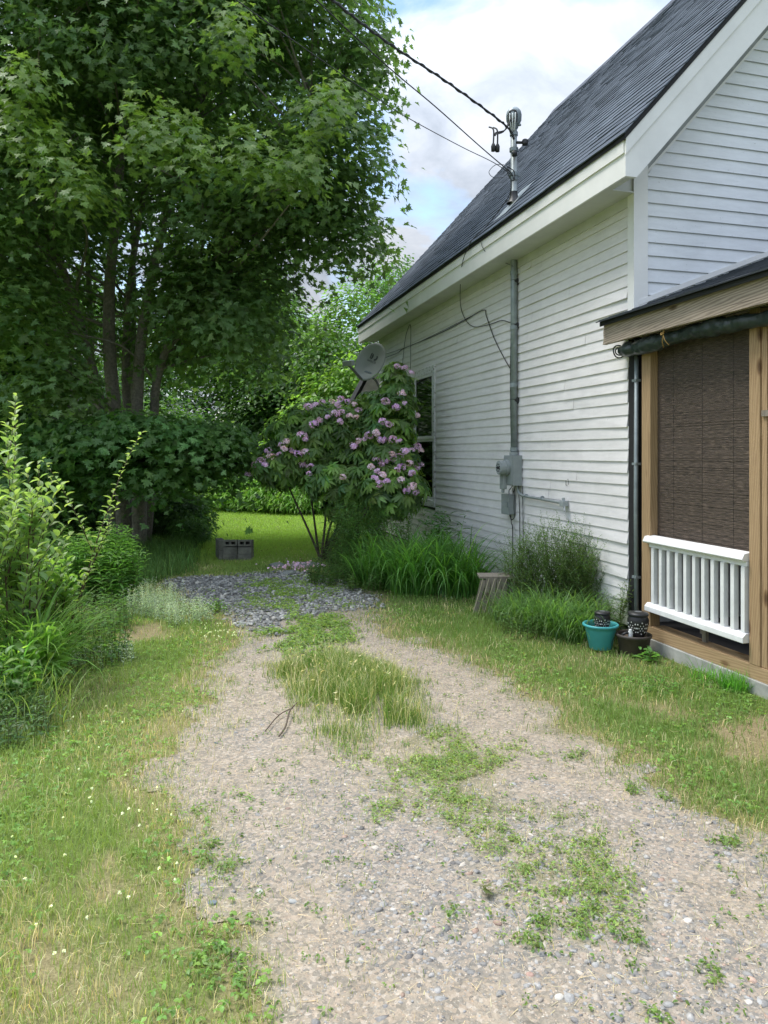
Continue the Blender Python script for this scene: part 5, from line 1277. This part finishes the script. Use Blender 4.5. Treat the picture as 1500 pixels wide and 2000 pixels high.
def truss(seed):
    rg = np.random.default_rng(seed); d = norm(rg.normal(0, 1, (13, 3)) + [0, -.2, .5]); Vs = []
    for k in range(5):
        cen = d * [1, 1, .7] * (.055 + .03 * (np.arange(13) % 3)[:, None] / 2); e1 = norm(np.cross(d, [[.2, .3, .9]])); e2 = np.cross(d, e1); a = k * 1.257 + rg.uniform(0, 6, 13) * 0 + np.arange(13)
        tip = e1 * np.cos(a)[:, None] + e2 * np.sin(a)[:, None] + d * .35 + rg.normal(0, .25, (13, 3))
        base = np.array((.52, .31, .62)) if seed % 3 else np.array((.66, .47, .66)); base = base if seed % 5 else np.array((.48, .24, .60))
        w_ = rg.random((13, 1)) * .5; c_ = np.clip((base * (1 - w_) + np.array([.8, .68, .76]) * w_) * np.exp(rg.normal(0, .12, (13, 1))), 0, .85)
        Vs.append(place(PETAL[0] * [.85, 1, 1], PETAL[1], cen, d, tip, rg.uniform(.036, .052, 13), c_))
    return cat(Vs)
meshes = []
for i, (px, py) in enumerate(FL):
    # sit the truss on the outside of the crown, on the side towards the drive
    best = None
    for zc in np.arange(9.2, 11.4, .05):
        p = P(px, py, zc)
        if inells(p[None], 1.02)[0]: best = P(px, py, zc - .04); break
    if best is None: best = P(px, py, 10.4)
    if best[0] > 3.40: best = Wl(px, py, 3.38)
    if i < 8:
        V, T, C = truss(i + 1); o = trimesh('flower_cluster', V, T, C, M_PETAL); COL.objects.unlink(o); meshes.append(o.data); bpy.data.objects.remove(o)
    o = bpy.data.objects.new('flower_cluster', meshes[i % 8]); COL.objects.link(o); o.parent = rh
    o.location = Vector(best.tolist()) - rh.location; o.rotation_euler = (random.uniform(-.3, .3), random.uniform(-.3, .3), random.uniform(0, 6)); k_ = random.uniform(.55, .85); o.scale = (k_, k_, k_)

# ================================================================== TREES
def crown_leaves(ells, ncl, per, ls, cr, col, tpl=MAPLE, flat=.4, inner=.45, bright=0., sd=.16, veto=None, upn=.8, cut=None):
    w = np.array([r[0] * r[1] + r[0] * r[2] for _, r in ells]); w = w / w.sum(); cs, os_ = [], []
    for (c, r), k in zip(ells, w):
        n = int(ncl * k) + 1; d = norm(R3(n)); d[:, 2] = np.where(d[:, 2] < -.6, -d[:, 2], d[:, 2])
        f = RNG.uniform(inner ** 2, 1, n) ** .5 * (1 + RNG.normal(0, .05, n)); cs.append(c + d * np.array(r) * f[:, None]); os_.append(d)
    c = np.concatenate(cs); o = np.concatenate(os_)
    if veto is not None: k = veto(c); c, o = c[k], o[k]
    n = len(c); N = n * per; ci = np.repeat(np.arange(n), per)
    off = RNG.normal(0, 1, (N, 3)) * cr * np.array([1, 1, flat]); off[:, 2] -= np.hypot(off[:, 0], off[:, 1]) ** 2 / cr * .35
    pos = c[ci] + off; k = pos[:, 2] > .15
    if cut is not None: k &= cut(pos)
    pos, off, ci = pos[k], off[k], ci[k]; N = len(pos)
    nr = o[ci] * .55 + np.array([[0, 0, upn]]) + RNG.normal(0, .36, (N, 3))
    tip = off * [1.6, 1.6, .4] / cr + o[ci] * .8 + np.array([[0, 0, -.45]]) + RNG.normal(0, .45, (N, 3))
    base = vary(col, n, sd)[ci]; C = np.clip(base * np.exp(RNG.normal(0, .13, (N, 1))), .004, .8)
    V, T, C = place(tpl[0], tpl[1], pos, nr, tip, ls * RNG.uniform(.6, 1.15, N), C)
    return (V, T, C), c
def limbs(m, stems, targets, r0, colb, frac=1.):
    S = np.concatenate([np.array(smoothpts(s, 6))[6:] for s in stems])
    for t in targets:
        if random.random() > frac: continue
        d = np.linalg.norm(S - t, axis=1) + np.maximum(0, S[:, 2] - t[2] + .4) * 2.5; s = S[int(np.argmin(d + RNG.uniform(0, 1.2, len(d))))]
        L_ = np.linalg.norm(t - s); mid = s * .5 + t * .5 + RNG.normal(0, .06 * L_, 3) + [0, 0, .05 * L_]
        m.tube(smoothpts([s, mid, t], 4), [r0 * (1 - .09 * k) * min(1, L_ / 2) for k in range(9)], 5, colb, False)
def E(px, py, zc, r): return (P(px, py, zc), r)
bark = (.22, .20, .175)
# the big maple
front_px = lambda c: (357 + 1430 * c[:, 0] / CA / (c[:, 0] * SA + c[:, 1] * CA))
def pxy(c):
    zc = c[:, 0] * SA + c[:, 1] * CA; return 357 + 1430 * c[:, 0] / CA / zc, 885 - 1430 * (c[:, 2] - H) / zc, zc
mp = thing('maple_tree', (*gz(262, 12.0), 0), 'large many stemmed maple spreading over the left of the driveway', 'maple tree')
stems = [[P(245, 1070, 12.1), P(236, 900, 12.1), P(216, 720, 12.0), P(214, 560, 11.9), P(230, 380, 11.8), P(250, 120, 11.7), P(260, -200, 11.6)],
         [P(272, 1090, 11.8), P(272, 960, 11.9), P(268, 780, 12.0), P(285, 600, 12.0), P(330, 400, 11.9), P(400, 150, 11.8), P(450, -150, 11.6)],
         [P(285, 1060, 12.2), P(300, 880, 12.2), P(312, 720, 12.1), P(400, 540, 11.6), P(520, 400, 11.0), P(640, 230, 10.7)],
         [P(225, 1050, 12.3), P(215, 900, 12.2), P(180, 720, 12.0), P(120, 520, 11.4), P(40, 330, 10.8), P(-60, 120, 10.4)],
         [P(258, 1060, 12.4), P(252, 860, 12.5), P(246, 700, 12.6), P(258, 520, 12.7), P(300, 260, 12.9), P(320, 0, 13)]]
m = MB()
for i, s in enumerate(stems):
    r = [.125, .115, .085, .10, .09][i]; sp_ = smoothpts(s, 6); m.tube(sp_, [r * (1.12 - .85 * k / len(sp_)) for k in range(len(sp_))], 12, bark)
trunk = m.build('trunk', M_BARK, mp, smooth=True, col=True)
ME = [E(330, 130, 11.2, (2.6, 2.4, 1.9)), E(110, 60, 10.8, (2.3, 2.2, 2.2)), E(560, 60, 10.8, (1.5, 1.6, 1.3)), E(640, 320, 10.4, (1.08, 1.2, 1.02)), E(560, 400, 10.5, (1.1, 1.2, 1.05)),
      E(420, 430, 11.0, (1.4, 1.5, 1.3)), E(60, 380, 10.2, (1.2, 1.3, 1.2)), E(30, 640, 10.4, (1.0, 1.2, 1.2)), E(120, 760, 10.2, (.75, .8, .5)), E(470, 620, 11.3, (1.2, 1.3, .9)), E(660, 470, 11.0, (.75, .9, .6)),
      E(280, 300, 13.6, (2.4, 1.6, 2.6)), E(-150, 350, 10.4, (1.8, 2, 3.0)), E(300, -260, 11.3, (3.2, 3, 1.8)), E(700, 130, 10.5, (.45, .6, .75)), E(400, 640, 13.2, (1.6, 1.2, 1.6)), E(110, 560, 13.2, (1.5, 1.2, 2.0)), E(380, 560, 10.9, (.9, .9, .6))]
def maple_veto(c):
    px, py, zc = pxy(c); k = ~((px > 165) & (px < 330) & (py > 430) & (py < 800) & (zc < 12.3) & (RNG.random(len(c)) < np.where(py < 600, .45, .7)))
    return k & (RNG.random(len(c)) > .25 * ((py > 560) & (px > 560)))
(L1, cl) = crown_leaves(ME, 4300, 25, .114, .22, (.108, .182, .064), veto=maple_veto, bright=0)
SK = [E(150, 850, 10.4, (.9, .7, .22)), E(270, 840, 10.2, (.95, .8, .25)), E(390, 858, 10.4, (.72, .7, .27)), E(425, 900, 10.8, (.42, .4, .12)), E(330, 905, 10.6, (.85, .7, .2)), E(200, 905, 10.6, (.8, .6, .22)), E(70, 930, 10.7, (.8, .5, .3))]
(L2, cl2) = crown_leaves(SK, 620, 25, .112, .2, (.095, .19, .058), flat=.25, inner=.2)
M_ = 0
spires = [(272, 250, 130), (380, 290, 110), (478, 290, 90), (600, 300, 90), (110, 300, 110), (40, 250, 80), (45, 150, 70), (640, 200, 90), (460, 60, 90), (160, 370, 70), (565, 340, 70), (320, 240, 80)]  # fresh growth tips, with sunlight also put into their brighter colour
Ls = []
for px, py, hh_ in spires:
    for k in range(9):
        t = k / 8; zc = 8.5 + .25 * (1 - t); n = int(10 + 22 * t); c = P(px + random.gauss(0, 5), py - hh_ / 2 + hh_ * t, zc); rr = .06 + .22 * t
        q = c + RNG.normal(0, 1, (n, 3)) * [rr, rr, .07]; o = norm(q - c + [0, 0, .02])
        Ls.append(place(MAPLE[0], MAPLE[1], q, o * .5 + [0, -.3, .8] + R3(n, .3), o * [1, 1, .2] + [0, -.2, -.35] + R3(n, .3), RNG.uniform(.07, .125, n), vary((.13 + .06 * (1 - t), .205 + .07 * (1 - t), .055), n, .14)))
V, T, C = cat([L1, L2] + Ls); trimesh('crown', V, T, C, M_LEAF, mp)
m = MB(); limbs(m, stems, cl[RNG.choice(len(cl), 330)], .028, bark); limbs(m, stems, cl2[RNG.choice(len(cl2), 50)], .016, bark); 
limbs(m, stems, [P(a, b + 60, 9.4) for a, b, _ in spires], .03, bark)
m.build('branches', M_BARK, mp, smooth=True, col=True)
# slimmer grey tree just behind
m2 = thing('grey_stemmed_tree', (*gz(205, 13.4), 0), 'slim pale barked tree standing just behind the maple stems', 'tree')
st2 = [[P(205, 1040, 13.4), P(190, 860, 13.4), P(178, 700, 13.4), P(172, 520, 13.5), P(150, 250, 13.6), P(140, 0, 13.7)], [P(215, 1030, 13.6), P(250, 780, 13.6), P(262, 600, 13.7), P(255, 350, 13.8)], [P(190, 1030, 13.6), P(150, 800, 13.6), P(120, 640, 13.6), P(60, 420, 13.7)]]
m = MB()
for s in st2: sp_ = smoothpts(s, 6); m.tube(sp_, [.075 * (1.1 - .8 * k / len(sp_)) for k in range(len(sp_))], 10, (.26, .25, .22))
m.build('trunk', M_BARK, m2, smooth=True, col=True)
(L1, cl) = crown_leaves([E(120, 300, 14.3, (1.5, 1.1, 2.5)), E(20, 620, 14.1, (1.4, 1.1, 1.2)), E(-60, 760, 13.6, (1.6, 1.2, 1.4)), E(60, 930, 13.4, (1.4, 1.0, .8))], 900, 24, .14, .3, (.05, .115, .032), tpl=MAPLE, cut=None)
trimesh('crown', *L1, M_LEAF, m2); m = MB(); limbs(m, st2, cl[RNG.choice(len(cl), 90)], .022, (.2, .19, .17)); m.build('branches', M_BARK, m2, smooth=True, col=True)
# background trees
def tree(px, zc, topy, wid, col, lab, kind='tree', low=.6, n=420, ls=.17, trunk_r=.14, group='trees beyond the back lawn'):
    c0 = gz(px, zc); t = thing(kind, (*c0, 0), lab, 'tree', group); top = H - (topy - 885) * zc / 1430
    hh_ = top - low; es = []
    for k in range(7):
        f = k / 6; z = low + hh_ * (.12 + .76 * f); r = wid * (1.0 - .75 * abs(f - .38) ** 1.5) * random.uniform(.55, .75); a = random.uniform(0, 6.28)
        es.append((np.array([c0[0] + math.cos(a) * wid * .35, c0[1] + math.sin(a) * wid * .35, z]), (r, r, hh_ * .17)))
    L_, cl = crown_leaves(es, n, 26, ls, ls * 2.1, col, tpl=DIAM, inner=.4, flat=.5, sd=.2)
    trimesh('crown', *L_, M_LEAF, t); m = MB(); s = [np.array([*c0, 0]), np.array([c0[0] + .1, c0[1], top * .4]), np.array([c0[0] - .1, c0[1], top * .85])]
    m.tube(smoothpts(s, 5), [trunk_r * (1.1 - .09 * k) for k in range(11)], 8, (.12, .105, .085)); limbs(m, [s], cl[RNG.choice(len(cl), 26)], .035, (.12, .105, .085)); m.build('trunk', M_BARK, t, smooth=True, col=True)
B = [(-220, 17, 260, 2.6, (.05, .11, .03), 'dark leafy tree outside the left edge behind the maple'), (-60, 18, 420, 2.4, (.045, .10, .03), 'dark tree at the far left behind the goldenrod'),
     (90, 20, 560, 2.2, (.05, .115, .03), 'low dark tree seen through the maple stems at the left'), (310, 27, 600, 2.8, (.055, .13, .03), 'rounded dark tree right behind the maple stems'),
     (440, 27, 470, 3.0, (.060, .135, .03), 'dense dark tree overhanging the back lawn'), (560, 26, 560, 2.6, (.075, .155, .03), 'mid green tree left of the house rear'),
     (640, 24, 560, 2.1, (.085, .17, .032), 'light dappled tree left of the satellite dish'), (730, 27, 500, 2.6, (.065, .145, .03), 'tall tree rising above the far end of the roof edge'),
     (690, 22.5, 700, 1.6, (.13, .23, .04), 'yellow green sunlit tree behind the satellite dish'), (600, 22.5, 790, 1.4, (.12, .22, .04), 'small bright leafy tree above the rhododendron'),
     (840, 30, 560, 3.0, (.06, .13, .03), 'far tree hidden mostly by the roof'), (500, 29, 500, 3.2, (.05, .11, .028), 'farthest dark tree closing the view behind the lawn'),
     (180, 28, 520, 3.4, (.05, .115, .03), 'farthest dark tree behind the left stems'), (-400, 24, 350, 4, (.05, .11, .03), 'broad tree far outside the left edge'), (1000, 36, 450, 4, (.06, .13, .03), 'big far tree behind the house')]
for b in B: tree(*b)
# shrubs closing the back lawn and dark undergrowth
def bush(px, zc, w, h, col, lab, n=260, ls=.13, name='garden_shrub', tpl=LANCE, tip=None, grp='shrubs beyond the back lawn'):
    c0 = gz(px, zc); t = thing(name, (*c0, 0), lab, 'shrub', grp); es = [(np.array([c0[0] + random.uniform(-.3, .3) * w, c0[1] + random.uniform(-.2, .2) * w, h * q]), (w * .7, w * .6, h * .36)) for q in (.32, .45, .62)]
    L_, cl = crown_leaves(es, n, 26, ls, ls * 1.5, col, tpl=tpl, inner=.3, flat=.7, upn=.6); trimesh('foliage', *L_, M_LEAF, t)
    m = MB(); cc0 = np.array([*c0, 0.]); 
    for i in range(9): e_ = cc0 + [random.uniform(-.5, .5) * w, random.uniform(-.4, .4) * w, h * .75]; m.tube([cc0 + [random.uniform(-.1, .1), 0, 0], cc0 * .5 + e_ * .5, e_], [.018, .013, .006], 5, (.09, .08, .05))
    m.build('stems', M_BARK, t, col=True)
bush(478, 20.5, 1.0, 1.55, (.20, .34, .07), 'pale green leafy shrub at the left end of the lawn bed', 420, .17)
bush(545, 19.8, 1.05, 1.5, (.19, .33, .065), 'pale green leafy shrub in the middle of the lawn bed', 420, .17)
bush(612, 19.5, .95, 1.35, (.17, .30, .06), 'pale green leafy shrub behind the rhododendron flowers', 380, .17)
bush(690, 19.8, 1.1, 1.5, (.14, .26, .05), 'green shrub hidden behind the rhododendron', 300, .17)
bush(430, 21.5, .75, .95, (.17, .25, .14), 'grey green shrub with bluish flowers beside the lawn', 260, .1)
bush(395, 24, 1.3, 2.2, (.10, .20, .045), 'deep green shrub beyond the maple skirt', 300, .16)
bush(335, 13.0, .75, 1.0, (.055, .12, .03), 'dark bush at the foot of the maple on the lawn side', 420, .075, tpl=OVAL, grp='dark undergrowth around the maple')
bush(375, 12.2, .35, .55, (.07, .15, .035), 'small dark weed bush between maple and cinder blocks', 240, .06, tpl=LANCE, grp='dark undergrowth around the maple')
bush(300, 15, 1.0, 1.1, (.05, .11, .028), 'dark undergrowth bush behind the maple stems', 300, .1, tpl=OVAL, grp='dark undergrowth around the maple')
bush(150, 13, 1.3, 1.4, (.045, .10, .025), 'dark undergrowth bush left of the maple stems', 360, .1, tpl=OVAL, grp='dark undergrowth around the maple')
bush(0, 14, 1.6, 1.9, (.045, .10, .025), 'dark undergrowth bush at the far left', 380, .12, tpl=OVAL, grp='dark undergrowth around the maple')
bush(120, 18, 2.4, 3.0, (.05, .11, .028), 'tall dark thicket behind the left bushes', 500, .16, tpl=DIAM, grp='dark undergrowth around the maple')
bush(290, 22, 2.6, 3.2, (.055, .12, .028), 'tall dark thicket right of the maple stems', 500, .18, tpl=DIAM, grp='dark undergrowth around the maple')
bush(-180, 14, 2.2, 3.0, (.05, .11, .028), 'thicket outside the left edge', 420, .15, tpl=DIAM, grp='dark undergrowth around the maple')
bush(560, 26, 2.8, 4.0, (.06, .13, .03), 'broad dark thicket behind the lawn bed', 600, .2, tpl=DIAM)
bush(720, 25, 2.6, 4.2, (.085, .17, .035), 'broad mid green thicket behind the rear wing', 600, .2, tpl=DIAM)
# unmown grass under the maple
p = np.column_stack([RNG.uniform(-1.9, .7, 14000), RNG.uniform(9.2, 13.2, 14000)]); px, py, zc = pxy(np.column_stack([p, np.zeros(len(p))]))
k = (px > 150) & (px < 408) & (RNG.random(len(p)) < ss(408 - px, 0, 60)) & (drive_mask(p[:, 0], p[:, 1]) < -.05); p = p[k]; n = len(p); q = np.column_stack([p, zground(p[:, 0], p[:, 1])])
V, T, C = blades(q, RNG.uniform(.08, .34, n), np.full(n, .007), RNG.uniform(.1, .8, n), vary((.08, .16, .035), n, .25))
tag(trimesh('rough_grass', V, T, C, M_GRASS), 'uncut dark grass around the foot of the maple', 'grass', kind='stuff')
# mulch behind the lawn
print('objects', len(bpy.data.objects))
